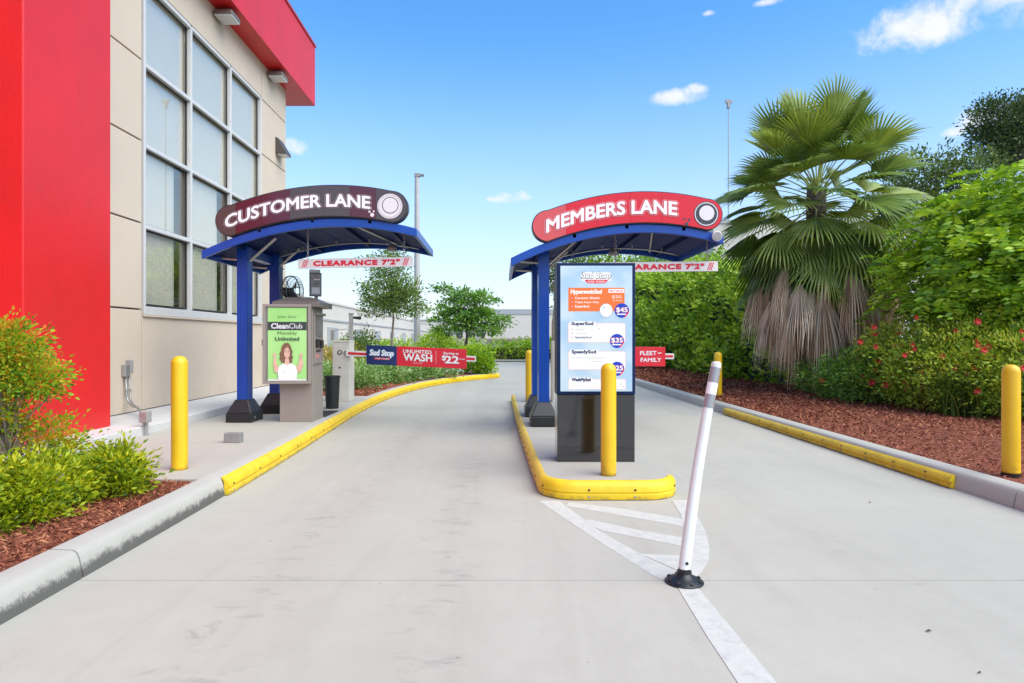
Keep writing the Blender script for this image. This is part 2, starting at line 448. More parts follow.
M_TAUPED = mat('taupe_dark_metal', (.19, .165, .145), .42, .2, var=.06, vscale=4)
M_STUCCO = mat('beige_stucco', (.61, .505, .39), .85, var=.035, vscale=1.3, bump=.18, bscale=180)
M_RED = mat('red_stucco', (.62, .010, .010), .45, var=.10, vscale=1.1, bump=.25, bscale=35, detail=7, spec=.6)
M_FRAME = mat('window_aluminium', (.60, .59, .565), .45, .05, var=.04, vscale=10)
M_DARK = mat('dark_gasket', (.02, .02, .02), .6)
M_WHITEP = mat('white_print', (.80, .80, .80), .5)
M_WHITEM = mat('white_enamel', (.70, .69, .66), .45, var=.05, vscale=6)
M_REDP = mat('red_print', (.66, .012, .028), .4)
M_CREAMM = mat('cream_enamel', (.62, .58, .51), .5, var=.06, vscale=6)

add_wear(M_PAINTW, (.40, .39, .36), .50, .66, .7, 12)
add_wear(M_STUCCO, (.42, .35, .27), .56, .80, .35, 2.2, (1, 1, .25), (.25, .55))
add_wear(M_RED, (.42, .02, .02), .54, .80, .45, 1.8, (1, 1, .4), (.25, .6))
# ================================================================== THE SETTING
def ground_setting():
    g = MB().add([(-900, -900, -.14), (900, -900, -.14), (900, 900, -.14), (-900, 900, -.14)], [(0, 1, 2, 3)])
    part('ground', g, mat('dry_ground', (.26, .25, .225), .95, var=.15, vscale=.2), kind='structure')
    # the drive: cast slabs with open joints over a dark bed
    road = part('road', MB().box(-14, 12, -8, 37, -.13, -.022), M_JOINT, kind='structure')
    xs = [-2.32, 3.9]; ys = [-7, -1.9, 3.33, 9.1, 15.2, 21.6]
    for i in range(len(ys) - 1):
        y0, y1 = ys[i] + .003, ys[i + 1] - .003
        w0 = -2.32 if i < 3 else -2.7
        part('concrete_slab', MB().box(w0, xs[1], y0, y1, -.1, 0), M_ROAD, road)
    for x0, x1 in ((-14, -8), (-8, -2), (-2, 4), (4, 10)):
        for y0, y1 in ((21.6, 28.8), (28.8, 36.2)):
            part('concrete_slab', MB().box(x0 + .004, x1 - .004, y0 + .004, y1 - .004, -.1, 0), M_ROAD, road)
    # painted lines, 4 mm above the slabs
    Z = .003; zt = [.0008]
    def G(l): return [tuple(gr(a, b, Z)) for a, b in l]
    mk = thing('painted_lines', (0.9, 4, 0), kind='structure')
    def pm(name, pts):
        zt[0] += .0003; q = [(v[0], v[1]) for v in G(pts)]
        if sum(a[0] * b[1] - b[0] * a[1] for a, b in zip(q, q[1:] + q[:1])) < 0: q = q[::-1]
        part(name, MB().prism(q, .0004, zt[0]), M_PAINTW, mk)
    pm('painted_stripe', [(539, 500.5), (559, 500.5), (600, 531), (645, 556), (680, 572), (672, 581.5), (655, 576), (610, 548), (575, 525)])
    pm('painted_stripe', [(569, 502), (566, 505.5), (684, 526), (686, 519), (620, 508)])
    pm('painted_stripe', [(588, 519), (584, 522.5), (603, 530.5), (684, 546), (685, 537.5), (640, 530)])
    pm('painted_stripe', [(636, 553.2), (684, 555.5), (684, 571), (681, 571.8), (648, 556.8)])
    c = [(672, 500), (692, 500), (697, 515), (705, 530), (709.5, 547), (708.5, 560), (702, 571), (693, 579), (684.5, 579.5), (684.5, 552), (685, 528), (680, 513)]
    pm('painted_stripe', c)
    pm('painted_stripe', [(676, 584.5), (697, 586.5), (716, 609), (740, 638), (778, 684), (860, 790), (800, 790), (739, 684), (707, 636)])


KW, KH = .17, .15
LEFT_PATH = [(-2.19, -6.0), (-2.19, 1.2), (-2.19, 3.37), (-2.205, 5.13), (-2.26, 6.9), (-2.34, 8.6), (-2.42, 10.4), (-2.44, 12.0), (-2.40, 13.5), (-2.24, 15.2), (-1.98, 16.8), (-1.55, 18.3), (-1.0, 19.6), (-.4, 20.6), (.1, 21.25),
             (.12, 21.6), (-.2, 21.9), (-1.2, 22.1), (-4, 22.3), (-9, 22.3)]
RIGHT_PATH = [(3.80, 40.0), (3.74, 28), (3.73, 20), (3.76, 15), (3.78, 10.7), (3.79, 8.9), (3.80, 7.1), (3.81, 5.33), (3.82, 3.4), (3.83, 1.2), (3.84, -1), (3.84, -6)]


def resample(path, step):
    P = [Vector((*p, 0)) for p in path]; out = [P[0]]; acc = 0
    for a, b in zip(P[:-1], P[1:]):
        d = (b - a).length; n = max(1, int(round(d / step)))
        for i in range(1, n + 1): out.append(a.lerp(b, i / n))
    return out


def smooth_path(P, it=2):
    for _ in range(it):
        Q = P[:]
        for i in range(1, len(P) - 1): Q[i] = (P[i - 1] + P[i] * 2 + P[i + 1]) / 4
        P = Q
    return P


def sweep(P, prof, side, mb, caps=True):
    """prof: (offset away from the road, height); side=+1: kerb body lies to the left of travel"""
    n = len(prof); v = []
    for i, p in enumerate(P):
        d = (P[min(i + 1, len(P) - 1)] - P[max(0, i - 1)]).normalized(); nrm = Vector((-d.y, d.x, 0)) * side
        for o, z in prof: v.append(p + nrm * o + Vector((0, 0, z)))
    f = []
    for i in range(len(P) - 1):
        for k in range(n):
            q = (i * n + k, i * n + (k + 1) % n, (i + 1) * n + (k + 1) % n, (i + 1) * n + k)
            f.append(q if side < 0 else q[::-1])
    if caps:
        a = tuple(range(n)); b = tuple(range((len(P) - 1) * n, len(P) * n)); f += [a[::-1] if side < 0 else a, b if side < 0 else b[::-1]]
    return mb.add(v, f)


KPROF = [(0, -.08), (0, .03), (.018, .105), (.03, .133), (.052, .147), (KW, .152), (KW, -.08)]
GPROF = [(.004, .006), (-.030, .006), (-.036, .02), (-.036, .04), (-.022, .052), (-.022, .058), (-.036, .07), (-.034, .098), (-.012, .126), (.022, .146), (.03, .149), (.012, .125), (.004, .1)]


def cut(P, a, b):
    """points of P between arc lengths a and b"""
    out = []; s = 0
    for i in range(len(P) - 1):
        d = (P[i + 1] - P[i]).length
        for t in (a, b):
            pass
        if s + d > a and s < b:
            t0 = max(0, (a - s) / d); t1 = min(1, (b - s) / d)
            if not out: out.append(P[i].lerp(P[i + 1], t0))
            out.append(P[i].lerp(P[i + 1], t1))
        s += d
    return out


def plen(P): return sum((b - a).length for a, b in zip(P[:-1], P[1:]))


def kerbs():
    for nm, path, side, piece in (('kerb', LEFT_PATH, 1, 3.05), ('kerb', RIGHT_PATH, -1 if False else 1, 3.05)):
        P = smooth_path(resample(path, .4), 2)
        root = thing(nm, (path[0][0], path[0][1], 0), kind='structure')
        tot = plen(P); s = .29 if side else 0; s0 = 0
        # a joint falls at 3.36 m down the left kerb
        marks = [0]; x = (6 + 3.36) % piece if path is LEFT_PATH else 1.7
        while x < tot: marks.append(x); x += piece
        marks.append(tot)
        for a, b in zip(marks[:-1], marks[1:]):
            if b - a < .1: continue
            part('kerb_stone', sweep(cut(P, a + .006, b - .006), KPROF, side, MB()), M_KERB if path is LEFT_PATH else M_KERBP, root, smooth=True)
        if path is LEFT_PATH: LP = P
        else: RP = P
    return LP, RP


def guard(P, a, b, side, base, label, nseg, bolts_to=99, boltstep=.61, prof=GPROF):
    root = thing('kerb_guard', base, label, 'kerb guard')
    L = (b - a) / nseg
    for i in range(nseg):
        q = cut(P, a + i * L + .004, a + (i + 1) * L - .004)
        sec = part('guard_section', sweep(q, prof, side, MB()), M_YRUB, root, smooth=True)
        s = a + i * L + .1
        while s < a + (i + 1) * L - .05:
            c = cut(P, s, s + .05); d = (c[-1] - c[0]).normalized(); n = Vector((-d.y, d.x, 0)) * side
            if (c[0] - Vector((0, 0, 0))).length < bolts_to:
                for z in (.083, .03):
                    p = c[0] + n * (min(q[0] for q in prof) + .004) + Vector((0, 0, z))
                    part('bolt', MB().cyl(p, p - n * .009, .0085, .0085, n=8), M_DARK if z > .05 else M_GREYP, sec)
            s += boltstep
    return root


def curbs_and_beds():
    LP, RP = kerbs()
    # arc length at which Y passes a value, on the left path
    def s_at_y(P, y, rising=True):
        s = 0
        for p, q in zip(P[:-1], P[1:]):
            d = (q - p).length
            if (rising and p.y <= y <= q.y) or (not rising and q.y <= y <= p.y): return s + d * abs((y - p.y) / (q.y - p.y + 1e-9))
            s += d
    a = s_at_y(LP, 5.13); b = s_at_y(LP, 21.2)
    guard(LP, a, b, 1, (-2.2, 5.13, 0), 'long yellow rubber bumper strip bolted along the curving kerb of the left lane', 9, 9)
    a = s_at_y(RP, 10.75, False); b = s_at_y(RP, 5.36, False)
    guard(RP, a, b, 1, (3.8, 5.36, 0), 'straight yellow rubber bumper strip bolted to the kerb beside the right mulch bed', 3, 14, .46, [(o if o < 0 else o * .5, z * .86) for o, z in GPROF[:9]] + [(.006, .118), (.004, .09)])

    # left walk: cast slabs behind the kerb
    walk = part('pavement', MB().box(-5.3, -2.45, 5.06, 12.6, -.1, .10), M_JOINT, kind='structure')
    def kx(y):
        for p, q in zip(LP[:-1], LP[1:]):
            if p.y <= y <= q.y: return p.x + (q.x - p.x) * (y - p.y) / (q.y - p.y + 1e-9)
        return -2.2
    ys = [5.05, 6.85, 8.65, 10.45, 12.55]
    for y0, y1 in zip(ys[:-1], ys[1:]):
        n = 6; right = [(kx(y0 + (y1 - y0) * i / n) - KW - .004, y0 + .003 + (y1 - y0 - .006) * i / n) for i in range(n + 1)]
        poly = right + [(-4.105, y1 - .003), (-4.105, y0 + .003)]
        part('pavement_slab', MB().prism(poly, .0, .15), M_WALK, walk)
    # raised walk along the wall
    rw = thing('raised_walk', (-4.6, 3, 0), kind='structure')
    y = -3.8
    while y < 19:
        part('walk_slab', MB().box(-6.99, -4.11, y + .003, y + 2.997, -.1, .255), M_PLINTH, rw, bevel=.012); y += 3
    # mulch beds
    bed1 = [(kx(y) - KW - .002, y) for y in (-6, 0, 2, 3, 4, 5.04)] + [(-4.1, 5.04), (-4.1, -6)]
    M_MULCH = mat('mulch', (.15, .036, .018), .95, col2=(.33, .10, .05), vscale=38, bump=1.0, bscale=55)
    part('mulch_bed', MB().prism(bed1, -.1, .135), M_MULCH, kind='structure')
    far = [(p.x - .0, p.y) for p in LP if p.y > 12.58 and p.x > -8.9]
    # far bed: inside of the kerb path
    inner = []
    for i, p in enumerate(LP):
        if p.y > 12.58 and p.x > -8.5:
            d = (LP[min(i + 1, len(LP) - 1)] - LP[i - 1]).normalized(); q = p + Vector((-d.y, d.x, 0)) * KW; inner.append((q.x, q.y))
    part('mulch_bed', MB().prism([(inner[0][0], 12.58)] + inner + [(-9, 22.1), (-9, 12.58)], -.1, .14), M_MULCH, kind='structure')
    rbed = [(p.x + KW + .002, p.y) for p in RP if p.y < 36]
    V = []; n = len(rbed)
    offs = [0, .5, 1.2, 2.2, 4.0, 9.0]
    for j, (x, y) in enumerate(rbed):
        for i, o in enumerate(offs):
            V.append((x + o, y, .138 + .03 * math.sin(y * .9 + o) * min(1, o) + (.06 if o > 1 else 0)))
    Fc = [(j * 6 + i, j * 6 + i + 1, (j + 1) * 6 + i + 1, (j + 1) * 6 + i) for j in range(n - 1) for i in range(5)]
    Fc = [f[::-1] for f in Fc] if rbed[0][1] < rbed[-1][1] else Fc
    part('mulch_bed', MB().add(V, Fc), M_MULCH, kind='structure', smooth='all')
    # shredded bark on the beds
    def chips(name, xs, ys, n, zf, smin=.018, smax=.06, near=None):
        x = rng.uniform(*xs, n); 
        u = rng.uniform(0, 1, n); y = ys[0] * (ys[1] / ys[0]) ** u if near else rng.uniform(*ys, n)
        if near == 'right': x = 3.99 + (x - xs[0])
        z = zf(x, y) + rng.uniform(-.002, .014, n); sc = rng.uniform(smin, smax, n) * (np.clip(y / 8, .6, 2.0) if near else 1)
        a = rng.uniform(0, 2 * np.pi, n); tl = rng.normal(0, .35, n); w = sc * rng.uniform(.14, .34, n); rl = rng.normal(0, .6, n)
        D = np.stack([np.cos(a) * np.cos(tl), np.sin(a) * np.cos(tl), np.sin(tl)], 1) * sc[:, None] / 2
        S = np.stack([-np.sin(a) * np.cos(rl), np.cos(a) * np.cos(rl), np.sin(rl)], 1) * w[:, None] / 2
        C = np.stack([x, y, z + np.abs(D[:, 2])], 1)
        V = np.stack([C - D - S * .5, C - D * .2 - S, C + D - S * .3, C + D * .9 + S * .5, C + S, C - D + S * .6], 1).reshape(-1, 3)
        I = np.arange(n)[:, None] * 6; Fc = np.concatenate([I + np.array([[0, 1, 4, 5]]), I + np.array([[1, 2, 3, 4]])], 0)
        fast_mesh(name, V, Fc, M_CHIP, kind='stuff')
    M_CHIP = mat_leaf('bark_chips', [(.09, .022, .010), (.21, .056, .028), (.33, .10, .048), (.43, .18, .09)], trans=0, rough=.9, tintmix=0)
    rz = lambda x, y: .138 + .03 * np.sin(y * .9 + (x - 3.97)) * np.minimum(1, x - 3.97) + np.where(x - 3.97 > 1, .06, .06 * (np.clip(x - 4.47, 0, .7) / .7))
    chips('bark_mulch', (3.99, 7.2), (3.5, 26), 70000, rz, near='right')
    chips('bark_mulch', (-3.9, -2.39), (1.4, 5.02), 26000, lambda x, y: .135 + 0 * x, .014, .045)
    chips('bark_mulch', (-5.0, -2.62), (12.7, 20), 5000, lambda x, y: .14 + 0 * x, .04, .1)
    return LP, RP


def island():
    Zt = .14
    x0, x1, y0, y1, r = .335, 1.395, 5.02, 13.0, .26
    def corner(cx, cy, r, a0, a1, n=8): return [(cx + r * math.cos(math.radians(a0 + (a1 - a0) * i / n)), cy + r * math.sin(math.radians(a0 + (a1 - a0) * i / n))) for i in range(n + 1)]
    path = [(x1, 8.0), (x1, 6.5)] + corner(x1 - r, y0 + r, r, 0, -90) + corner(x0 + r + .02, y0 + r, r, -90, -180) + [(x0, 6.0), (.30, 8.0), (.28, 10), (.27, y1)]
    P = [Vector((*p, 0)) for p in path]
    full = path + [(.35, 13.2), (1.2, 13.2), (1.3, 13.0), (x1, 10)]
    n = []
    isl = thing('traffic_island', (.85, 9, 0), kind='structure')
    # slabs
    body = [p for p in full]
    poly = body[::-1]
    def clipy(poly, lo, hi):
        def half(pl, c, keep):
            out = []
            for a, b in zip(pl, pl[1:] + pl[:1]):
                ia, ib = keep(a[1]), keep(b[1])
                if ia: out.append(a)
                if ia != ib: t = (c - a[1]) / (b[1] - a[1]); out.append((a[0] + (b[0] - a[0]) * t, c))
            return out
        return half(half(poly, lo, lambda v: v >= lo), hi, lambda v: v <= hi)
    part('island_bed', MB().prism([(x * .98 + .02, y) for x, y in clipy(poly, 5.2, 13)], -.1, .12), M_JOINT, isl)
    for lo, hi in ((4.9, 7.4), (7.406, 10.2), (10.206, 13.3)):
        q = clipy(poly, lo, hi)
        ar = sum(a[0] * b[1] - b[0] * a[1] for a, b in zip(q, q[1:] + q[:1]))
        if ar < 0: q = q[::-1]
        part('island_slab', MB().prism(q, 0.001, Zt), M_WALK, isl, bevel=.012)
    prof = [(.004, .006), (-.040, .006), (-.044, .02), (-.044, .045), (-.036, .052), (-.036, .056), (-.044, .064), (-.042, .105), (-.026, .134), (.0, .148), (.02, .148), (.004, .139)]
    Q = P
    tot = plen(Q)
    root = guard(Q, 2.75, tot, -1, (.85, 5, 0), 'yellow rubber bumper wrapped around the nose and side of the menu board island', 5, 9, .36, prof)
    return Zt


ground_setting()
LP, RP = curbs_and_beds()
ISL = island()


# ================================================================== BUILDING
def building():
    WX = -5.05
    b = thing('car_wash_building', (-7.5, 10, 0), 'car wash with red pier and overhang, beige stucco wall and a tall grid window', 'building')
    # core behind the panels (closed volume, slightly recessed so that the joints read as dark lines)
    core = MB()
    part('wall', MB().box(-5.40, WX - .035, 15.08 - .3, 15.10 - .03, .2, 8.2), M_DARK, b)
    part('wall', MB().box(-14, WX - .6, 13.75, 15.06, .2, 8.2), M_STUCCO, b)
    Y0, YW0, YW1, Y1 = 7.405, 9.03, 13.56, 15.10
    zs = [.255, 1.68, 2.9, 4.06, 5.2, 6.36, 8.2]
    g = .011
    part('wall_backing', MB().box(WX - .25, WX - .03, Y0 + .01, YW0 - .03, .2, 8.2), M_DARK, b)
    part('wall_backing', MB().box(WX - .25, WX - .03, YW1 + .03, Y1 - .03, .2, 8.2), M_DARK, b)
    part('wall_backing', MB().box(WX - .25, WX - .03, YW0 - .03, YW1 + .03, .2, 1.6), M_DARK, b)
    part('wall_backing', MB().box(WX - .25, WX - .03, YW0 - .03, YW1 + .03, 6.45, 8.2), M_DARK, b)
    def panel(y0, y1, z0, z1, lab=None):
        part('wall_panel', MB().box(WX - .06, WX, y0 + g, y1 - g, z0 + g, z1 - g), M_STUCCO, b, bevel=.006)
    for z0, z1 in zip(zs[:-1], zs[1:]):
        panel(Y0, YW0, z0, z1)
        panel(YW1, Y1, z0, z1)
    panel(YW0, YW1, zs[0], 1.60); panel(YW0, YW1, 6.40, 8.2)
    part('end_wall', MB().box(-14, WX - .07, Y1 - .035, Y1, .2, 8.2), M_STUCCO, b)
    part('back_wall', MB().box(-14, WX - 1.6, 6.2, 6.35, .2, 8.2), M_STUCCO, b)
    # window 3 columns x 4 rows
    win = part('window', MB().box(WX - .13, WX + .022, YW0 + .02, YW1 - .02, 1.61, 1.73), M_FRAME, b, bevel=.006)
    part('sill', MB().box(WX - .05, WX + .035, YW0 + .01, YW1 - .01, 1.585, 1.608), M_STUCCO, win)
    cols = [YW0 + .02, 10.46, 12.0, YW1 - .02]; rows = [1.73, 2.87, 4.02, 5.17, 6.36]
    mw = .029
    for i, y in enumerate(cols):
        o = .0 if 0 < i < 3 else (.034 if i == 0 else -.034)
        part('mullion', MB().box(WX - .12, WX + .012, y - mw + o, y + mw + o, 1.732, 6.36), M_FRAME, win, bevel=.005)
    for z in rows[1:]:
        for i in range(3):
            part('transom', MB().box(WX - .12, WX + .009, cols[i] + (.07 if i == 0 else mw) + .001, cols[i + 1] - (.07 if i == 2 else mw) - .001, z - .03, z + .03), M_FRAME, win, bevel=.004)
    # dark gaskets (reveals) and panes
    gm = bpy.data.materials.new('window_glass'); gm.use_nodes = True; N = gm.node_tree.nodes; L = gm.node_tree.links; N.clear()
    out = N.new('ShaderNodeOutputMaterial'); mx = N.new('ShaderNodeMixShader'); gl = N.new('ShaderNodeBsdfGlossy'); tr = N.new('ShaderNodeBsdfTransparent')
    gl.inputs['Roughness'].default_value = .01; gl.inputs['Color'].default_value = (.98, .93, .85, 1); tr.inputs['Color'].default_value = (.98, .98, .96, 1)
    fr = N.new('ShaderNodeLayerWeight'); fr.inputs['Blend'].default_value = .5
    mr = N.new('ShaderNodeMapRange'); L.new(fr.outputs['Fresnel'], mr.inputs['Value']); mr.inputs['To Min'].default_value = .06; mr.inputs['To Max'].default_value = .42
    L.new(mr.outputs[0], mx.inputs[0]); L.new(tr.outputs[0], mx.inputs[1]); L.new(gl.outputs[0], mx.inputs[2]); L.new(mx.outputs[0], out.inputs['Surface'])
    for i in range(3):
        for j in range(4):
            y0, y1, z0, z1 = cols[i] + .03, cols[i + 1] - .03, rows[j] + .02, rows[j + 1] - .02
            part('pane', MB().box(WX - .085, WX - .073, y0, y1, z0, z1), gm, win)
            m = MB(); t = .02
            ya, yb, za, zb = y0 + (.045 if i == 0 else .006), y1 - (.045 if i == 2 else .006), z0 + (.012 if j else .002), z1 - .012
            m.box(WX - .072, WX - .05, ya, ya + t, za, zb); m.box(WX - .072, WX - .05, yb - t, yb, za, zb)
            m.box(WX - .072, WX - .05, ya + t, yb - t, za, za + t); m.box(WX - .072, WX - .05, ya + t, yb - t, zb - t, zb)
            part('gasket', m, M_DARK, win)
    MSH = mat('roller_shade', (.84, .82, .77), .9, var=.02, vscale=2)  # pale sheets added behind the panes to stand in for reflected sky
    for i in range(3):
        for j in range(4):
            zlow = rows[j] + .02 if j else rows[0] + .02
            part('roller_shade', MB().box(WX - .115, WX - .111, cols[i] + .036 + (.034 if i == 0 else 0), cols[i + 1] - .036 - (.034 if i == 2 else 0) - (.30 if j < 2 and i < 2 else 0), rows[j] + .031, rows[j + 1] - .031), MSH, win)
    # room behind the glass
    MI = mat('interior_paint', (.72, .72, .68), .9, var=.03, vscale=1)
    part('interior_wall', MB().box(WX - 2.3, WX - 2.2, YW0 - 1, YW1 + .4, .3, 7.6), MI, b)
    part('interior_floor', MB().box(WX - 2.2, WX - .26, YW0 - 1, YW1 + .4, .3, .4), MI, b)
    for y in (10.05, 12.9):
        part('column', MB().box(WX - .8, WX - .5, y, y + .33, .41, 6.5), mat('interior_column', (.10, .105, .085), .7, var=.1), b)
    # red pier
    PX = -4.5
    part('red_pier', MB().box(-16, PX, 6.04, 7.40, .2, 9.6), M_RED, b, bevel=.012)
    part('red_pier_block', MB().box(-16, -7.0, -3.0, 6.03, -.1, 9.4), M_RED, b)
    # red overhang
    part('overhang', MB().box(-9, -4.65, 7.41, 16.1, 7.13, 8.60), M_RED, b, bevel=.01)
    part('coping', MB().box(-9, -4.625, 7.41, 16.125, 8.602, 8.66), mat('red_coping', (.42, .02, .02), .4, var=.05), b)
    part('roof', MB().box(-14, -5.06, 7.6, 15.0, 8.0, 8.1), M_GREYP, b)
    # fixtures
    for k, y in enumerate((11.4, 14.0)):
        t = thing('floodlight', (-4.86, y, 7.13), ['brown flat floodlight under the red overhang, the nearer one near the top edge', 'brown flat floodlight under the red overhang, farther one above the corner wall lamp'][k], 'floodlight', 'floodlights under the red overhang')
        m = MB(); m.frustum(-4.86, y, 6.97, 7.06, .17, .19, .15, .17); part('housing', m, M_TAUPED, t, bevel=.012)
        part('bracket', MB().box(-4.93, -4.79, y - .05, y + .05, 7.061, 7.135), M_TAUPED, t)
        part('lens', MB().frustum(-4.86, y, 6.945, 6.969, .15, .17, .158, .178), mat('lens_glass', (.62, .62, .60), .2), t, bevel=.005)
    t = thing('wall_lamp', (WX, 14.55, 5.6), 'dark wedge shaped wall lamp on the beige corner beside the window', 'wall lamp')
    y = 14.55; m = MB()
    m.add([(WX + .001, y - .17, 5.44), (WX + .25, y - .17, 5.44), (WX + .24, y - .17, 5.5), (WX + .06, y - .17, 5.80), (WX + .001, y - .17, 5.82),
           (WX + .001, y + .17, 5.44), (WX + .25, y + .17, 5.44), (WX + .24, y + .17, 5.5), (WX + .06, y + .17, 5.80), (WX + .001, y + .17, 5.82)],
          [(0, 1, 2, 3, 4), (9, 8, 7, 6, 5), (0, 5, 6, 1), (1, 6, 7, 2), (2, 7, 8, 3), (3, 8, 9, 4), (4, 9, 5, 0)])
    part('housing', m, mat('bronze_metal', (.09, .08, .075), .45, .3), t, bevel=.01)
    part('lens', MB().box(WX + .03, WX + .235, y - .15, y + .15, 5.425, 5.439), MATS['lens_glass'], t)
    # electrical conduit
    t = thing('electrical_conduit', (-4.5, 7.9, .255), 'grey electrical box with two curved conduits running down to a junction box', 'conduit')
    x = -5.05
    part('box', MB().box(x + .001, x + .06, 8.53, 8.62, .76, .92), M_GREYP, t, bevel=.008)
    part('box', MB().box(x + .001, x + .07, 8.63, 8.70, .80, .98), M_GREYP, t, bevel=.008)
    part('box_cover', MB().box(x + .061, x + .065, 8.54, 8.61, .77, .91), M_GALV, t)
    for dy, r in ((0, .014), (.085, .011)):
        yy = 8.575 + dy; pts = [(x + .03, yy, .77), (x + .05, yy, .50)]
        for i in range(1, 9):
            a = math.pi / 2 * i / 8; pts.append((x + .05 + .20 * (1 - math.cos(a)), yy - .12 * (1 - math.cos(a)) - dy * .6 * i / 8, .50 - .14 * math.sin(a)))
        pts += [(-4.14, 7.46, .362 - dy * .1)]
        part('conduit', MB().tube(pts, r, 8), M_GALV, t, smooth='all')
        part('coupling', MB().cyl((x + .05, yy, .55), (x + .05, yy, .59), r * 1.35, n=10), M_GALV, t, smooth=True)
    jb = part('junction_box', MB().box(-4.13, -4.04, 7.32, 7.43, .30, .43), M_GREYP, t, bevel=.01)
    part('box_cover', MB().box(-4.125, -4.045, 7.312, 7.319, .31, .42), M_GALV, jb)
    for xx in (-4.105, -4.065): part('riser', MB().cyl((xx, 7.37, .15), (xx, 7.37, .30), .013, n=10), M_GALV, t, smooth=True)
    part('riser', MB().cyl((-4.118, 7.42, .256), (-4.118, 7.42, .30), .010, n=10), M_GALV, t, smooth=True)


building()


# ================================================================== BOLLARDS
def bollard(x, y, z, h, r, label, foot=False):
    o = thing('bollard', (x, y, z), label, 'bollard', 'yellow plastic covered safety bollards')
    prof = [(r, .023 if foot else 0), (r, .03), (r * 1.0, h - r * 1.0)]
    for i in range(1, 8):
        a = math.pi / 2 * i / 8; prof.append((r * math.cos(a) ** .8, h - r * 1.0 + r * math.sin(a)))
    prof.append((.002, h))
    part('sleeve', MB().lathe((x, y, z), prof, 32), M_YEL, o, smooth='all')
    m = MB()
    if foot: m.lathe((x, y, z), [(r * 1.05, -.03), (r * 1.05, .021), (r * .9, .0225)], 24); part('post_base', m, M_BLACKP, o)
    return o


bollard((179.5 - 500) / 640 * 5.445, 5.37 + .075, .15, .965, .066, 'yellow bollard on the left pavement between the mulch bed and the beige wall')
bollard((608.5 - 500) / 640 * 5.26, 5.19 + .07, ISL, .92, .063, 'yellow bollard on the island nose right in front of the menu screen')
bollard(.525, 11.5, ISL, .93, .066, 'small yellow bollard at the far end of the island behind the blue posts')
bollard(218 / 640 * 12.5, 12.5, .16, .86, .075, 'distant yellow bollard in the mulch mostly hidden by the tilted white marker post')
bollard((1011 - 500) / 640 * 5.23, 5.15 + .08, .145, .905, .064, 'yellow bollard beside the kerb at the right end of the mulch bed', foot=True)

# concrete block
t = MB().box(-2.95, -2.775, 6.83, 6.93, .15, .255)
tag(part('paver_block', t, mat('grey_block', (.24, .23, .22), .85, var=.12, vscale=14, bump=.3), base=(-2.86, 6.88, .15), bevel=.006), 'small loose grey concrete block lying on the left pavement', 'block')


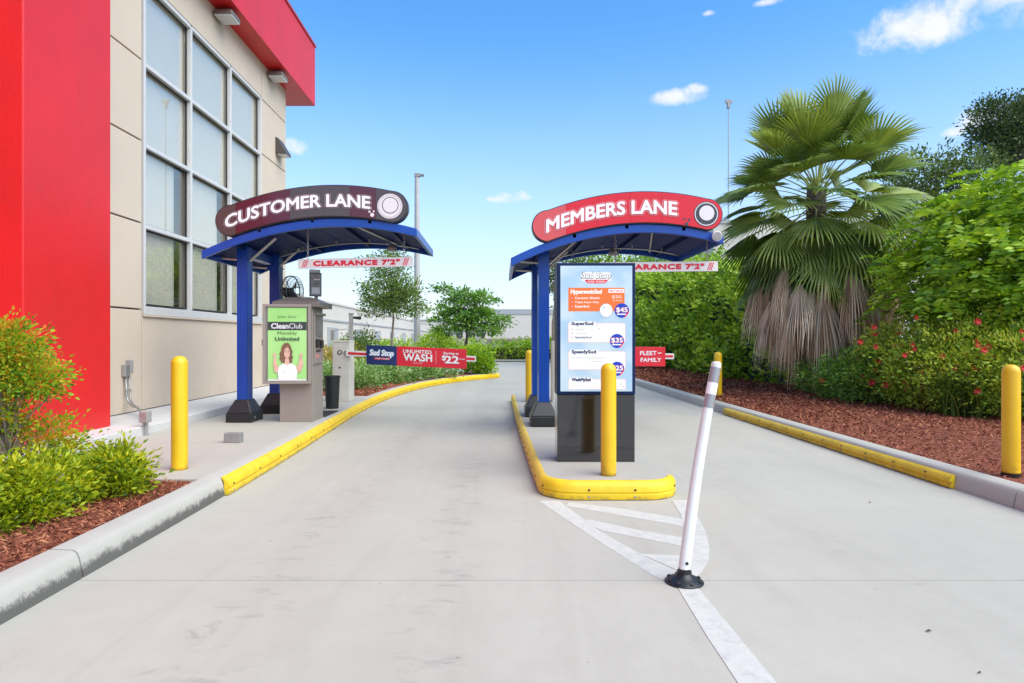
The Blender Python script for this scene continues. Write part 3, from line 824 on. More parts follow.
# ================================================================== LANE CANOPIES
def canopy(cx0, Yf, posts, apex_x, apex_z, k, xl, xr, label, depth=2.0, lampx=None, mirror_end=False):
    """arched blue canopy: xl..xr ends in world x, front edge at Yf; posts = (x, y) of two posts"""
    root = thing('lane_canopy', (posts[0][0], (posts[0][1] + posts[1][1]) / 2, .15), label, 'canopy', 'blue arched canopies over the two lanes')
    zt = lambda x: apex_z - k * (x - apex_x) ** 2
    n = 22; X = [xl + (xr - xl) * i / n for i in range(n + 1)]
    Yb = Yf + depth; bh = .105
    def band(y0, y1, top, bot):
        v = []; f = []
        for x in X: v += [(x, y0, zt(x) + bot), (x, y0, zt(x) + top), (x, y1, zt(x) + top), (x, y1, zt(x) + bot)]
        for i in range(n):
            a = i * 4; b = a + 4
            f += [(a, b, b + 1, a + 1), (a + 1, b + 1, b + 2, a + 2), (a + 2, b + 2, b + 3, a + 3), (a + 3, b + 3, b, a)]
        f += [(0, 1, 2, 3), (n * 4 + 3, n * 4 + 2, n * 4 + 1, n * 4)]
        return MB().add(v, f)
    part('front_fascia', band(Yf, Yf + .05, 0, -bh), M_BLUE, root, smooth=True, bevel=.006)
    part('rear_fascia', band(Yb - .05, Yb, 0, -bh), M_BLUE, root, smooth=True, bevel=.006)
    # roof sheets between the fascias
    edges = [0, 4, 8, 12, 16, 20, n] if False else [0, 5, 11, 17, n]
    for a, bq in zip(edges[:-1], edges[1:]):
        v = []; f = []
        m = bq - a
        for i in range(a, bq + 1):
            x = X[i] + (.004 if i == a else (-.004 if i == bq else 0)); z = zt(x)
            v += [(x, Yf + .052, z - .03), (x, Yf + .052, z - .012), (x, Yb - .052, z - .012), (x, Yb - .052, z - .03)]
        for i in range(m):
            p = i * 4; q = p + 4; f += [(p, q, q + 1, p + 1), (p + 1, q + 1, q + 2, p + 2), (p + 2, q + 2, q + 3, p + 3), (p + 3, q + 3, q, p)]
        f += [(0, 1, 2, 3), (m * 4 + 3, m * 4 + 2, m * 4 + 1, m * 4)]
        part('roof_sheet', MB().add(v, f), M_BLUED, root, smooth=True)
    for x, w in ((xl, .04), (xr - .04, .04)):
        part('end_fascia', MB().box(x, x + w, Yf + .051, Yb - .051, zt(x + w / 2) - bh + .004, zt(x + w / 2) - .004), M_BLUE, root)
    # cross purlins and the middle rib
    for i in (3, 8, 14, 19):
        x = X[i]; part('purlin', MB().box(x - .022, x + .022, Yf + .052, Yb - .052, zt(x) - .085, zt(x) - .033), M_BLUED, root)
    # posts: fluted box sections on sloping black base covers
    for px_, py_ in posts:
        top = zt(px_) - .03
        w, d = .071, .095; m = MB()
        pts = []
        for s in range(5):
            x0 = -w + s * (2 * w / 5); pts += [(x0 + .003, -d), (x0 + 2 * w / 5 - .006, -d), (x0 + 2 * w / 5 - .006, -d + .008), (x0 + 2 * w / 5, -d + .008)]
        pts[-1] = (w, -d); pts = pts[:-1]
        right = []
        for s in range(5):
            y0 = -d + s * (2 * d / 5); right += [(w, y0 + .004), (w, y0 + 2 * d / 5 - .008), (w - .008, y0 + 2 * d / 5 - .006), (w - .008, y0 + 2 * d / 5)]
        poly = pts + right[:-2] + [(w, d), (-w, d)]
        m.prism([(px_ + a, py_ + b) for a, b in poly], .15, top)
        part('post', m, M_BLUE, root)
        c = MB(); c.box(px_ - .175, px_ + .175, py_ - .21, py_ + .21, .15, .275)
        part('post_base', c, M_BLACKP, root, bevel=.012)
        c = MB(); c.frustum(px_, py_, .276, .45, .168, .20, .088, .112)
        part('post_base_cover', c, M_BLACKP, root, bevel=.01)
        part('bolt', MB().cyl((px_ + .176, py_ - .1, .21), (px_ + .186, py_ - .1, .21), .012, n=8), M_GALV, root)
    # header beam on the two posts and the angled braces
    x = posts[0][0]
    part('beam', MB().box(x - .06, x + .06, posts[0][1] + .11, posts[1][1] - .11, zt(x) - .16, zt(x) - .04), M_BLUE, root)
    for py_ in (posts[0][1], posts[1][1]):
        a = (x + .07, py_, zt(x) - .22); c2 = (x + .42, py_, zt(x + .42) - .04)
        part('brace', MB().tube([a, c2], .022, 6), M_GALV, root)
        part('brace', MB().tube([(x - .07, py_, zt(x) - .2), (x - .33, py_, zt(x - .33) - .04)], .018, 6), M_GALV, root)
    # diagonal flat bar, electrical pipe and a round lamp under the roof
    xm = apex_x
    part('flat_bar', MB().tube([(xm + .12, Yf + .1, zt(xm) - .05), (xm + .5, Yb - .1, zt(xm + .5) - .05)], .016, 6), M_GALV, root)
    yp = Yf + 1.45; pts = [(q, yp, zt(q) - .095) for q in np.linspace(x + .1, xr - .15, 16)]
    part('electrical_pipe', MB().tube(pts, .011, 8), M_GALV, root, smooth='all')
    for q in np.linspace(x + .5, xr - .4, 4):
        part('pipe_clip', MB().box(q - .012, q + .012, yp - .02, yp + .02, zt(q) - .107, zt(q) - .035), M_GALV, root)
    lx = lampx
    part('lamp', MB().lathe((lx, yp + .001, zt(lx) - .20), [(.02, 0), (.07, .01), (.075, .05), (.05, .085), (.03, .11)], 20), M_GREYP, root, smooth=True)
    return zt


ZL = canopy(0, 8.2, ((-3.47, 8.7), (-3.40, 9.72)), -2.05, 2.807, .131, -3.825, -1.065,
            'blue arched canopy with black post bases beside the building, carrying the dark customer lane sign', lampx=-1.63)
ZR = canopy(0, 7.92, ((.565, 8.35), (.535, 9.38)), 1.795, 2.685, .152, .136, 2.765,
            'blue arched canopy standing on the island, carrying the red members lane sign', lampx=1.66)


def lane_sign(cx, half, y, cz_fn, r, bands, text, tw, th, tx, discx, label, inkm, ringm, edge_m, holder_z, discm, bubm, dots):
    root = thing('lane_sign', (cx, y, holder_z), label, 'sign')
    ch = half - r
    xs = np.linspace(cx - ch, cx + ch, 25)
    def outline(rr):
        top = [(x, cz_fn(x) + rr) for x in xs]; bot = [(x, cz_fn(x) - rr) for x in xs]
        # rounded ends
        dl = (cz_fn(cx - ch + .02) - cz_fn(cx - ch)) / .02; al = math.atan(dl)
        R = [(cx + ch + rr * math.cos(t), cz_fn(cx + ch) + rr * math.sin(t)) for t in np.linspace(-math.pi / 2, math.pi / 2, 15)[1:-1]]
        Lf = [(cx - ch + rr * math.cos(t), cz_fn(cx - ch) + rr * math.sin(t)) for t in np.linspace(math.pi / 2, 3 * math.pi / 2, 15)[1:-1]]
        return bot + R + top[::-1] + Lf
    part('sign_box', MB().plate(outline(r), y + .002, y + .13), edge_m, root)
    # face in seamed vertical panels; brown and maroon alternate as painted-in reflections
    bx = [cx - half - .01] + [b[0] for b in bands] + [cx + half + .01]
    ol = outline(r - .012)
    def clipx(poly, lo, hi):
        def hf(pl, c, keep):
            out = []
            for a, b in zip(pl, pl[1:] + pl[:1]):
                ia, ib = keep(a[0]), keep(b[0])
                if ia: out.append(a)
                if ia != ib: t = (c - a[0]) / (b[0] - a[0]); out.append((c, a[1] + (b[1] - a[1]) * t))
            return out
        return hf(hf(poly, lo, lambda v: v >= lo), hi, lambda v: v <= hi)
    mats = [bands[0][2]] + [b[1] for b in bands]
    for lo, hi, mm in zip(bx[:-1], bx[1:], mats):
        part('face_panel', MB().plate(clipx(ol, lo + .0012, hi - .0012), y - .010, y + .001), mm, root)
    warp = lambda x: cz_fn(x) - cz_fn(tx)
    zc = cz_fn(tx)
    lettering(text, tx, zc, y - .0125, th, inkm, root, bold=.15, width=tw, warp=warp)
    lettering(text, tx, zc, y - .0145, th, ringm, root, bold=.105, width=tw, warp=warp)
    lettering(text, tx, zc, y - .0165, th, M_WHITEP, root, bold=.046, width=tw, warp=warp)
    dz = cz_fn(discx); dr = r * .78
    em = part('roundel', MB().plate(disc(discx, dz, dr), y - .0135, y - .0102), discm, root)
    part('bubble_outline', MB().plate(disc(discx + .005, dz + .012, dr * .66), y - .0150, y - .0137), M_CHAR, em)
    part('bubble', MB().plate(disc(discx + .005, dz + .012, dr * .60), y - .0165, y - .0151), M_OFFW, em)
    part('ring', MB().add([(discx + q * math.cos(t), y - .0145, dz + q * math.sin(t)) for t in np.linspace(0, 2 * math.pi, 33)[:-1] for q in (dr * .86, dr * .93)],
                          [(2 * i, (2 * i + 1), (2 * i + 3) % 64, (2 * i + 2) % 64) for i in range(32)]), bubm, em)
    for a, b, q in dots: part('bubble', MB().plate(disc(discx + a, dz + b, q, 12), y - .0135, y - .0102), discm if False else dots_m, root)
    for xx in (cx - half * .55, cx, cx + half * .6):
        part('mounting_bracket', MB().box(xx - .02, xx + .02, y + .03, y + .10, cz_fn(xx) - r - .05, cz_fn(xx) - r + .01), M_DARK, root)
    return root


M_BROWN = mat('brown_sign_face', (.070, .050, .046), .22, var=.06, vscale=2, coat=.4)
M_MAROON = mat('maroon_sign_face', (.085, .010, .020), .22, var=.08, vscale=2, coat=.4)  # reflection of the red building put into the panel colour
M_SIGNRED = mat('red_sign_face', (.64, .008, .018), .3, var=.04, vscale=2, coat=.12)
M_SIGNRED2 = mat('faded_red_sign_face', (.62, .075, .07), .25, var=.05, vscale=2, coat=.4)  # paler red of the left end panel
M_SILV = mat('dark_sign_edge', (.05, .045, .045), .35, .4)
M_OFFW = mat('sign_offwhite', (.72, .68, .68), .45)
M_CHAR = mat('charcoal_print', (.045, .05, .06), .4)
M_PALE = mat('sign_pale', (.52, .48, .49), .45)
M_MAUVE = mat('mauve_print', (.34, .20, .22), .4)
M_PINKR = mat('pale_red_print', (.70, .28, .28), .4)

YS = 8.17
czl = lambda x: 3.028 - .145 * (x + 2.11) ** 2
dots_m = M_OFFW
lane_sign((311.5 - 500) / 640 * YS, 96.5 / 640 * YS, YS, czl, .205,
          [((236 - 500) / 640 * YS, M_MAROON, M_BROWN), ((261.5 - 500) / 640 * YS, M_MAROON), ((290 - 500) / 640 * YS, M_BROWN), ((308 - 500) / 640 * YS, M_BROWN), ((350 - 500) / 640 * YS, M_MAROON), ((376 - 500) / 640 * YS, M_BROWN)],
          'CUSTOMER LANE', 1.84, .152, (298 - 500) / 640 * YS, (390 - 500) / 640 * YS,
          'dark brown and maroon arched sign reading CUSTOMER LANE on top of the left canopy', M_MAUVE, M_BROWN, M_SILV, 2.8, M_OFFW, M_PALE, [(-.225, -.11, .026), (-.26, -.07, .014), (-.205, -.065, .012)])
YS2 = 7.89
czr = lambda x: 2.887 - .158 * (x - 1.80) ** 2
dots_m = M_CHAR
lane_sign((627.3 - 500) / 640 * YS2, 95.5 / 640 * YS2, YS2, czr, .198,
          [((566 - 500) / 640 * YS2, M_SIGNRED, M_SIGNRED2), ((598 - 500) / 640 * YS2, M_SIGNRED), ((630 - 500) / 640 * YS2, M_SIGNRED), ((662 - 500) / 640 * YS2, M_SIGNRED)],
          'MEMBERS LANE', 1.60, .158, (611.5 - 500) / 640 * YS2, (706 - 500) / 640 * YS2,
          'bright red arched sign reading MEMBERS LANE on top of the island canopy', M_PINKR, M_SIGNRED, M_SILV, 2.7, M_CHAR, M_OFFW, [(-.24, -.12, .022), (-.21, -.07, .016), (-.27, -.06, .014)])


def chain(root, x, y, z0, z1):
    m = MB(); L = .042; n = max(2, int((z1 - z0) / (L * .8)))
    for i in range(n):
        z = z0 + (i + .5) * (z1 - z0) / n; a = .013; hl = L / 2 + .003; pts = []
        for t in range(9):
            q = 2 * math.pi * t / 8; u, v = a * math.cos(q), hl * math.sin(q)
            pts.append((x + (u if i % 2 else 0), y + (0 if i % 2 else u), z + v))
        m.tube(pts, .0042, 4)
    part('chain', m, M_GALV, root)


def clearance(x0, x1, y, zb, tilt, label, chains, topf):
    root = thing('clearance_sign', ((x0 + x1) / 2, y, zb), label, 'clearance sign', 'hanging clearance signs')
    h = .126; zt = zb + h
    zs = lambda x: tilt * (x - x0)
    part('board', MB().plate([(x0, zb + zs(x0)), (x1, zb + zs(x1)), (x1, zt + zs(x1)), (x0, zt + zs(x0))], y, y + .025), mat('pale_sign_board', (.68, .64, .62), .45, var=.04, vscale=5), root, bevel=.003)
    w = x1 - x0; cx = (x0 + x1) / 2 + w * .008
    lettering("CLEARANCE 7'2\"", cx, zb + h * .5 + zs(cx), y - .002, h * .50, M_REDP, root, bold=.10, width=w * .745, warp=lambda x: zs(x) - zs(cx), spacing=1.12)
    for s in (x0 + w * .062, x1 - w * .062):
        for k in (-.022, 0, .022):
            z = zb + zs(s)
            part('red_stroke', MB().add([(s + k - .022, y - .002, z + .014), (s + k - .010, y - .002, z + .014), (s + k + .022, y - .002, z + h - .014), (s + k + .010, y - .002, z + h - .014)], [(0, 1, 2, 3)]), M_REDP, root)
    for xx in chains: chain(root, xx, y + .012, zt + zs(xx) - .005, topf(xx) - .10); part('eye_bolt', MB().cyl((xx, y + .012, topf(xx) - .105), (xx, y + .012, topf(xx) - .03), .012, n=8), M_GALV, root)
    return root


yc = 8.5
clearance((298 - 500) / 640 * yc, (413 - 500) / 640 * yc, yc, 2.198, .021, "white board reading CLEARANCE 7'2\" hanging in full view under the left canopy", ((307.5 - 500) / 640 * yc, (404 - 500) / 640 * yc), ZL)
yc = 8.2
clearance((599 - 500) / 640 * yc, (718 - 500) / 640 * yc, yc, 2.118, .01, "white CLEARANCE 7'2\" board under the island canopy, its left half hidden behind the menu screen", ((615.5 - 500) / 640 * yc, (707.5 - 500) / 640 * yc), ZR)


# ================================================================== DELINEATOR
def delineator():
    b = Vector((.95, 3.3, 0)); o = thing('marker_post', b, 'white flexible marker post with reflective bands leaning right on a black rubber base', 'marker post')
    base = MB().lathe(b, [(.098, .004), (.098, .008), (.090, .014), (.068, .026), (.044, .036), (.036, .050), (.030, .054)], 32)
    bs = part('rubber_base', base, M_BLACKP, o, smooth=True)
    for k in range(8):
        a = 2 * math.pi * k / 8 + .2; p = b + Vector((.078 * math.cos(a), .078 * math.sin(a), .014)); n = Vector((math.cos(a) * .5, math.sin(a) * .5, .85))
        part('bolt', MB().cyl(p, p + n * .012, .010, n=8), M_DARK, bs)
    part('collar', MB().lathe(b, [(.037, .052), (.037, .060), (.031, .062), (.031, .074)], 24), M_BLACKP, o, smooth=True)
    pts = []
    lean = lambda t: b + Vector((.208 * t - .012 * math.sin(math.pi * t), .12 * t, .064 + 1.066 * t))
    def seg(name, t0, t1, m, r0=.0305, dr=0):
        n = max(2, int((t1 - t0) * 24)); P = [lean(t0 + (t1 - t0) * i / n) for i in range(n + 1)]
        return part(name, MB().tube(P, [r0 - .005 * (t0 + (t1 - t0) * i / n) + dr for i in range(n + 1)], 24), m, o, smooth=True)
    MW = mat('white_tube', (.72, .74, .69), .35, var=.05, vscale=6); MG = mat('grey_reflective_tape', (.31, .31, .31), .3, .2, var=.06, vscale=60)
    seg('tube', .0, .995, MW)
    part('cap', MB().lathe(lean(.985), [(.0252, 0), (.0252, .012), (.018, .02), (.002, .022)], 20), MW, o, smooth=True)
    for t0, t1 in ((.90, .975), (.775, .84)):
        seg('reflective_band', t0, t1, MG, dr=.0012)
    seg('reflective_band', .842, .898, mat('white_reflective_tape', (.86, .86, .86), .3), dr=.0012)
    p = lean(.04); part('bolt', MB().cyl(p + Vector((0, -.035, 0)), p + Vector((0, -.026, 0)), .008, n=8), M_DARK, o)


delineator()


# ================================================================== MENU BOARD
def menu_board():
    Y = 5.82; s = Y / 640
    X = lambda p: (p - 500) * s
    Zp = lambda p: CH - (p - 340) * s
    o = thing('menu_board', (X(596.5), Y + .14, ISL), 'tall digital wash menu on a glossy black pedestal standing on the island', 'menu board')
    x0, x1 = X(557.2), X(634.8)
    MBG = mat('gloss_black_panel', (.022, .022, .024), .09, spec=.6, coat=.6)
    part('pedestal', MB().box(x0, x1, Y, Y + .26, ISL, Zp(394.5)), MBG, o, bevel=.004)
    part('recess_panel', MB().box(X(581.5), X(593.5), Y - .004, Y - .0005, ISL + .08, Zp(398)), mat('smoked_panel', (.010, .008, .006), .15, coat=.5), o, bevel=.001)
    part('access_panel', MB().box(x0 + .02, x1 - .02, Y - .002, Y - .0003, ISL + .02, ISL + .06), MBG, o)
    hb = part('screen_housing', MB().box(x0 - .002, x1 + .002, Y - .015, Y + .28, Zp(394.3), Zp(263)), mat('navy_enamel', (.002, .014, .065), .45, spec=.25), o, bevel=.006)
    def em(name, c, e): return mat('screen_' + name, tuple(v * .1 for v in c), .25, emit=c, estr=e, spec=.3)
    E = .36
    sc = part('screen', MB().box(X(560.3), X(631.8), Y - .019, Y - .0155, Zp(391.2), Zp(266)), None, hb)
    m = bpy.data.materials.new('screen_sky'); m.use_nodes = True; N = m.node_tree.nodes; L = m.node_tree.links; bs = N['Principled BSDF']
    bs.inputs['Base Color'].default_value = (.05, .06, .07, 1); bs.inputs['Roughness'].default_value = .25
    n = N.new('ShaderNodeTexNoise'); n.inputs['Scale'].default_value = 4; n.inputs['Detail'].default_value = 2; g = N.new('ShaderNodeNewGeometry'); L.new(g.outputs['Position'], n.inputs['Vector'])
    r = N.new('ShaderNodeValToRGB'); L.new(n.outputs['Fac'], r.inputs['Fac']); r.color_ramp.elements[0].position = .38; r.color_ramp.elements[1].position = .62
    r.color_ramp.elements[0].color = (.46, .70, .95, 1); r.color_ramp.elements[1].color = (.68, .85, .98, 1)
    L.new(r.outputs[0], bs.inputs['Emission Color']); bs.inputs['Emission Strength'].default_value = E
    sc.data.materials.append(m)
    W_ = em('white', (1, 1, 1), E); O_ = em('orange', (.95, .22, .055), E); PK = em('pink', (.95, .62, .66), E); NV = em('navy', (.03, .05, .16), E); BL = em('blue', (.02, .07, .60), E)
    RD = em('red', (.85, .02, .05), E); GY = em('grey', (.42, .42, .46), E); CR = em('cream', (.98, .78, .62), E)
    ly = [Y - .0195]
    def P(name, poly, m, d=.0004):
        ly[0] -= d; return part(name, MB().add([(a, ly[0], c) for a, c in poly], [tuple(range(len(poly)))]), m, sc)
    def T(s_, xp, zp, hp, m, wp=None, bold=.02, shear=0, rot=0):
        ly[0] -= .0014; return lettering(s_, X(xp), Zp(zp), ly[0], hp * s, m, sc, bold=bold, width=wp * s if wp else None, shear=shear, rot=rot)
    def R(x0, x1, y0, y1, r=.01): return rrect(X(x0), X(x1), Zp(y1), Zp(y0), r)
    # logo
    P('logo_cloud', R(580.5, 611.5, 272.5, 281.5, .035), W_)
    T('Sud Stop', 596, 276.5, 8.6, NV, 29, .05, .18)
    T('Sud Stop', 596, 276.3, 7.9, W_, 28.2, .025, .18)
    P('ribbon', [(X(584), Zp(280)), (X(587.5), Zp(283.6)), (X(604.5), Zp(283.6)), (X(608), Zp(280))], RD)
    T('CAR WASH', 596, 281.9, 2.1, W_, 17, .02)
    # first card
    P('menu_card', R(568, 624, 288, 311.5, .004), O_)
    T('HypersonicSud', 585.8, 292.4, 5.2, W_, 30.5, .05, .1)
    P('banner', R(608, 623.6, 289.2, 293, .002), W_); T('BEST VALUE', 615.8, 291.1, 1.7, RD, 13, .02)
    T('$50', 616, 297.2, 3.6, CR, 9.5, .02); T('PER MONTH', 617, 300.8, 1.4, CR, 10, .01)
    for q, w, lb in ((298.2, 24, 'Ceramic Shield'), (302.7, 24, 'Triple Foam Wax'), (306.9, 14, 'SuperSud')):
        P('menu_bullet', [(X(571.6) + .011 * math.cos(t), Zp(q) + .011 * math.sin(t)) for t in np.linspace(0, 2 * math.pi, 13)[:-1]], RD)
        P('menu_bullet', [(X(571.6) + .005 * math.cos(t), Zp(q) + .005 * math.sin(t)) for t in np.linspace(0, 2 * math.pi, 13)[:-1]], W_)
        T(lb, 574.5 + w / 2, q, 2.2 if q < 305 else 3.0, W_, w, .03)
    # plain soap bubble beside the price badge
    P('bubble', [(X(605.5) + .060 * math.cos(t), Zp(310.5) + .062 * math.sin(t)) for t in np.linspace(0, 2 * math.pi, 29)[:-1]], GY)
    P('bubble', [(X(605.5) + .057 * math.cos(t), Zp(310.5) + .059 * math.sin(t)) for t in np.linspace(0, 2 * math.pi, 29)[:-1]], W_)
    P('bubble', [(X(603) + .012 * math.cos(t), Zp(307.5) + .016 * math.sin(t)) for t in np.linspace(0, 2 * math.pi, 13)[:-1]], em('paleblue', (.72, .84, .95), E))
    def badge(xp, zp, r, price):
        P('price_badge', [(X(xp) + r * math.cos(t), Zp(zp) + r * math.sin(t)) for t in np.linspace(0, 2 * math.pi, 33)[:-1]], BL)
        P('badge_stripe', [(X(xp) + r * math.cos(t), Zp(zp) + r * math.sin(t)) for t in np.linspace(-1.35, .0, 10)], RD)
        P('badge_stripe', [(X(xp) + r * math.cos(t), Zp(zp) + r * math.sin(t)) for t in np.linspace(-1.0, -.3, 8)], em('palepink', (.98, .75, .76), E))
        T(price, xp, zp - .5, 5.6, RD, 11.5, .06); T(price, xp, zp - .5, 5.2, W_, 11, .035)
        P('badge_banner', R(xp - 5, xp + 4, zp + 3.0, zp + 4.2, .002), W_)
    badge(621, 310.8, .066, '$45')
    def card(z0, z1, title, tw, rows, lines=()):
        P('menu_card', R(567.4, 624.6, z0 - .5, z1 + .5, .012), PK); P('menu_card', R(568, 624, z0, z1, .010), W_)
        P('card_tab', R(569.5, 571.5 + tw + 1.5, z0 - 2, z0 + 2, .004), W_)
        T(title, 571 + tw / 2, z0 + .6, 4.2, NV, tw, .05)
        for q, w, lb, big in rows:
            P('menu_bullet', [(X(571.8) + .009 * math.cos(t), Zp(q) + .009 * math.sin(t)) for t in np.linspace(0, 2 * math.pi, 13)[:-1]], PK)
            T(lb, 574.5 + w / 2, q, 2.4 if big else 1.7, NV if big else GY, w, .03 if big else 0)
        for a, b_, q in lines: P('menu_line', R(a, b_, q, q + .35, .0005), GY)
    card(323.5, 342, 'SuperSud', 21.5, ((329.5, 9, 'Wheel Shine', 0), (333.6, 11.5, 'Triple Foam', 0), (337.6, 16, 'SpeedySud', 1)), ())
    badge(616, 341, .064, '$35')
    card(351.5, 369, 'SpeedySud', 24, (), ((571, 605, 357.5), (590, 603, 361)))
    badge(616, 368.5, .064, '$25')
    card(379, 388.5, 'WashMySud', 18.5, (), ())
    for a, b_ in ((596, 325), (598, 329), (619.5, 383.5), (622, 386)):
        P('soap_dot', [(X(a) + .006 * math.cos(t), Zp(b_) + .006 * math.sin(t)) for t in np.linspace(0, 2 * math.pi, 9)[:-1]], GY)
    part('side_vent', MB().box(x1 + .0025, x1 + .008, Y + .06, Y + .2, Zp(380), Zp(280)), M_BLACKP, hb)


menu_board()


# ================================================================== PAY KIOSK
def pay_kiosk():
    x0, x1, y0, y1 = -2.955, -2.51, 8.585, 9.08
    o = thing('pay_kiosk', ((x0 + x1) / 2, (y0 + y1) / 2, .15), 'taupe metal pay station with hipped cap standing on the left pavement', 'pay station')
    part('lower_cabinet', MB().box(x0, x1, y0, y1, .15, .90), M_TAUPE, o, bevel=.006)
    part('upper_cabinet', MB().box(x0 + .004, x1 - .004, y0 + .004, y1 - .004, .905, 1.69), M_TAUPE, o, bevel=.006)
    c = MB(); c.box(x0 - .09, x1 + .10, y0 - .05, y1 + .12, 1.69, 1.765); c.frustum((x0 + x1) / 2, (y0 + y1) / 2 + .03, 1.766, 1.83, .30, .32, .16, .17)
    part('cap', c, M_TAUPED, o, bevel=.008)
    xf = x1
    f = part('face_plate', MB().box(xf - .003, xf + .012, y0 + .05, y1 - .04, .93, 1.62), M_TAUPE, o, bevel=.004)
    part('hood', MB().box(xf + .013, xf + .055, y0 + .06, y1 - .05, 1.585, 1.62), M_TAUPED, f, bevel=.004)
    part('screen', MB().box(xf + .013, xf + .02, y0 + .10, y1 - .10, 1.30, 1.55), mat('dim_screen', (.10, .085, .075), .15, coat=.6), f, bevel=.003)
    part('keypad', MB().box(xf + .013, xf + .035, y0 + .08, y0 + .22, 1.15, 1.26), M_BLACKP, f, bevel=.003)
    part('card_reader', MB().box(xf + .013, xf + .045, y0 + .27, y0 + .38, 1.14, 1.25), M_BLACKP, f, bevel=.006)
    part('receipt_slot', MB().box(xf + .013, xf + .022, y0 + .12, y0 + .30, 1.09, 1.115), M_DARK, f)
    part('notice', MB().box(xf + .013, xf + .015, y0 + .10, y0 + .25, 1.01, 1.05), mat('salmon_sticker', (.62, .25, .20), .5), f)
    part('lock', MB().cyl((xf + .012, y1 - .12, 1.0), (xf + .02, y1 - .12, 1.0), .012, n=12), M_GALV, f)
    # small framed notice standing on the cap
    t = thing('small_sign', (-2.67, 9.0, 1.83), 'small dark framed notice standing upright on top of the pay station', 'sign')
    fr = part('frame', MB().box(-2.670, -2.505, 8.95, 8.98, 1.86, 2.19).rot(28, (-2.585, 8.97, 0)), mat('slate_frame', (.06, .065, .07), .4), t, bevel=.004)
    part('notice', MB().box(-2.657, -2.518, 8.9465, 8.949, 1.88, 2.17).rot(28, (-2.585, 8.97, 0)), mat('slate_print', (.17, .17, .17), .4, var=.5, vscale=14), fr)
    part('light_strip', MB().box(-2.643, -2.532, 8.944, 8.9463, 1.90, 1.985).rot(28, (-2.585, 8.97, 0)), mat('pale_print', (.48, .48, .47), .5, var=.3, vscale=60), fr)
    part('notice_line', MB().box(-2.615, -2.530, 8.944, 8.9463, 2.09, 2.10).rot(28, (-2.585, 8.97, 0)), M_OFFW, fr)
    part('back_box', MB().box(-2.660, -2.515, 8.982, 9.03, 1.95, 2.24).rot(28, (-2.585, 8.97, 0)), mat('pale_grey_box', (.45, .46, .46), .5), t, bevel=.005)
    part('stem', MB().box(-2.605, -2.565, 8.985, 9.02, 1.825, 1.95), M_GREYP, t)
    # poster case mounted in front
    Y = 8.46; s = Y / 640; X = lambda p: (p - 500) * s; Z = lambda p: CH - (p - 340) * s
    p = thing('poster_case', (X(286), Y, Z(384)), 'framed green membership poster of a smiling woman fixed to the front of the pay station', 'poster')
    cx, cz = X(287), Z(344)
    w, h = 46.5 * s / 2, 79.5 * s / 2
    rotc = (cx, Y, 0); A = 7
    def pt(name, mb, m, par, **k): return part(name, mb.rot(A, rotc), m, par, **k)
    b = pt('case', MB().box(cx - w, cx + w, Y, Y + .09, cz - h, cz + h), M_TAUPE, p, bevel=.004)
    fw = .035
    for nm, bx in (('frame_rail', (cx - w, cx + w, cz + h - fw, cz + h)), ('frame_rail', (cx - w, cx + w, cz - h, cz - h + fw)), ('frame_rail', (cx - w, cx - w + fw, cz - h + fw + .001, cz + h - fw - .001)), ('frame_rail', (cx + w - fw, cx + w, cz - h + fw + .001, cz + h - fw - .001))):
        pt(nm, MB().box(bx[0], bx[1], Y - .022, Y - .0005, bx[2], bx[3]), M_TAUPE, b, bevel=.003)
    pw0, pw1, pz0, pz1 = cx - w + .065, cx + w - .055, cz - h + .045, cz + h - .045
    pt('inner_frame', MB().box(pw0 - .016, pw1 + .016, Y - .0045, Y - .001, pz0 - .006, pz1 + .006), M_TAUPED, b)
    MGN = mat('poster_green', (.30, .62, .17), .45, col2=(.42, .72, .26), vscale=1.6, detail=1)
    po = pt('poster', MB().box(pw0, pw1, Y - .0065, Y - .005, pz0, pz1), MGN, b)
    pw, ph = pw1 - pw0, pz1 - pz0; ly = [Y - .0068]
    def U(u, v): return (pw0 + u * pw, pz0 + v * ph)
    def PP(name, pts, m):
        ly[0] -= .0004; return pt(name, MB().add([(U(a, c)[0], ly[0], U(a, c)[1]) for a, c in pts], [tuple(range(len(pts)))]), m, po)
    def TT(tx, u, v, hh, wv, m, bold):
        ly[0] -= .0018; Xa, Za, f, Dd = text_geo(tx, hh * ph, bold, wv * pw); c = U(u, v)
        return pt('lettering', MB().add([(c[0] + a, ly[0] - d, c[1] + q) for a, q, d in zip(Xa, Za, Dd)], f), m, po)
    GR = mat('poster_dark_green', (.05, .10, .035), .5); KK = mat('poster_black', (.035, .045, .04), .5); SK = mat('poster_skin', (.60, .34, .24), .5, col2=(.72, .46, .35), vscale=9, detail=2)
    HR = mat('poster_hair', (.07, .028, .018), .5, col2=(.30, .145, .08), vscale=34, detail=4, stretch=(1, 1, .35)); HR2 = mat('poster_hair_light', (.22, .10, .06), .5); SH = mat('poster_white', (.66, .67, .66), .5, col2=(.84, .84, .82), vscale=9, detail=3); LP_ = mat('poster_lip', (.5, .1, .1), .5)
    TT('Join Our', .5, .87, .042, .50, GR, .0)
    PP('black_band', [(0, .69), (1, .69), (1, .805), (0, .805)], KK)
    TT('Clean', .31, .748, .07, .44, SH, .035); TT('Club', .72, .748, .07, .34, SH, -.005)
    TT('Monthly', .5, .645, .052, .50, GR, 0); TT('Unlimited', .5, .572, .048, .62, KK, .03)
    el = lambda cx_, cy_, rx, ry, n=20, a0=0, a1=360: [(cx_ + rx * math.cos(math.radians(a0 + (a1 - a0) * i / n)), cy_ + ry * math.sin(math.radians(a0 + (a1 - a0) * i / n))) for i in range(n)]
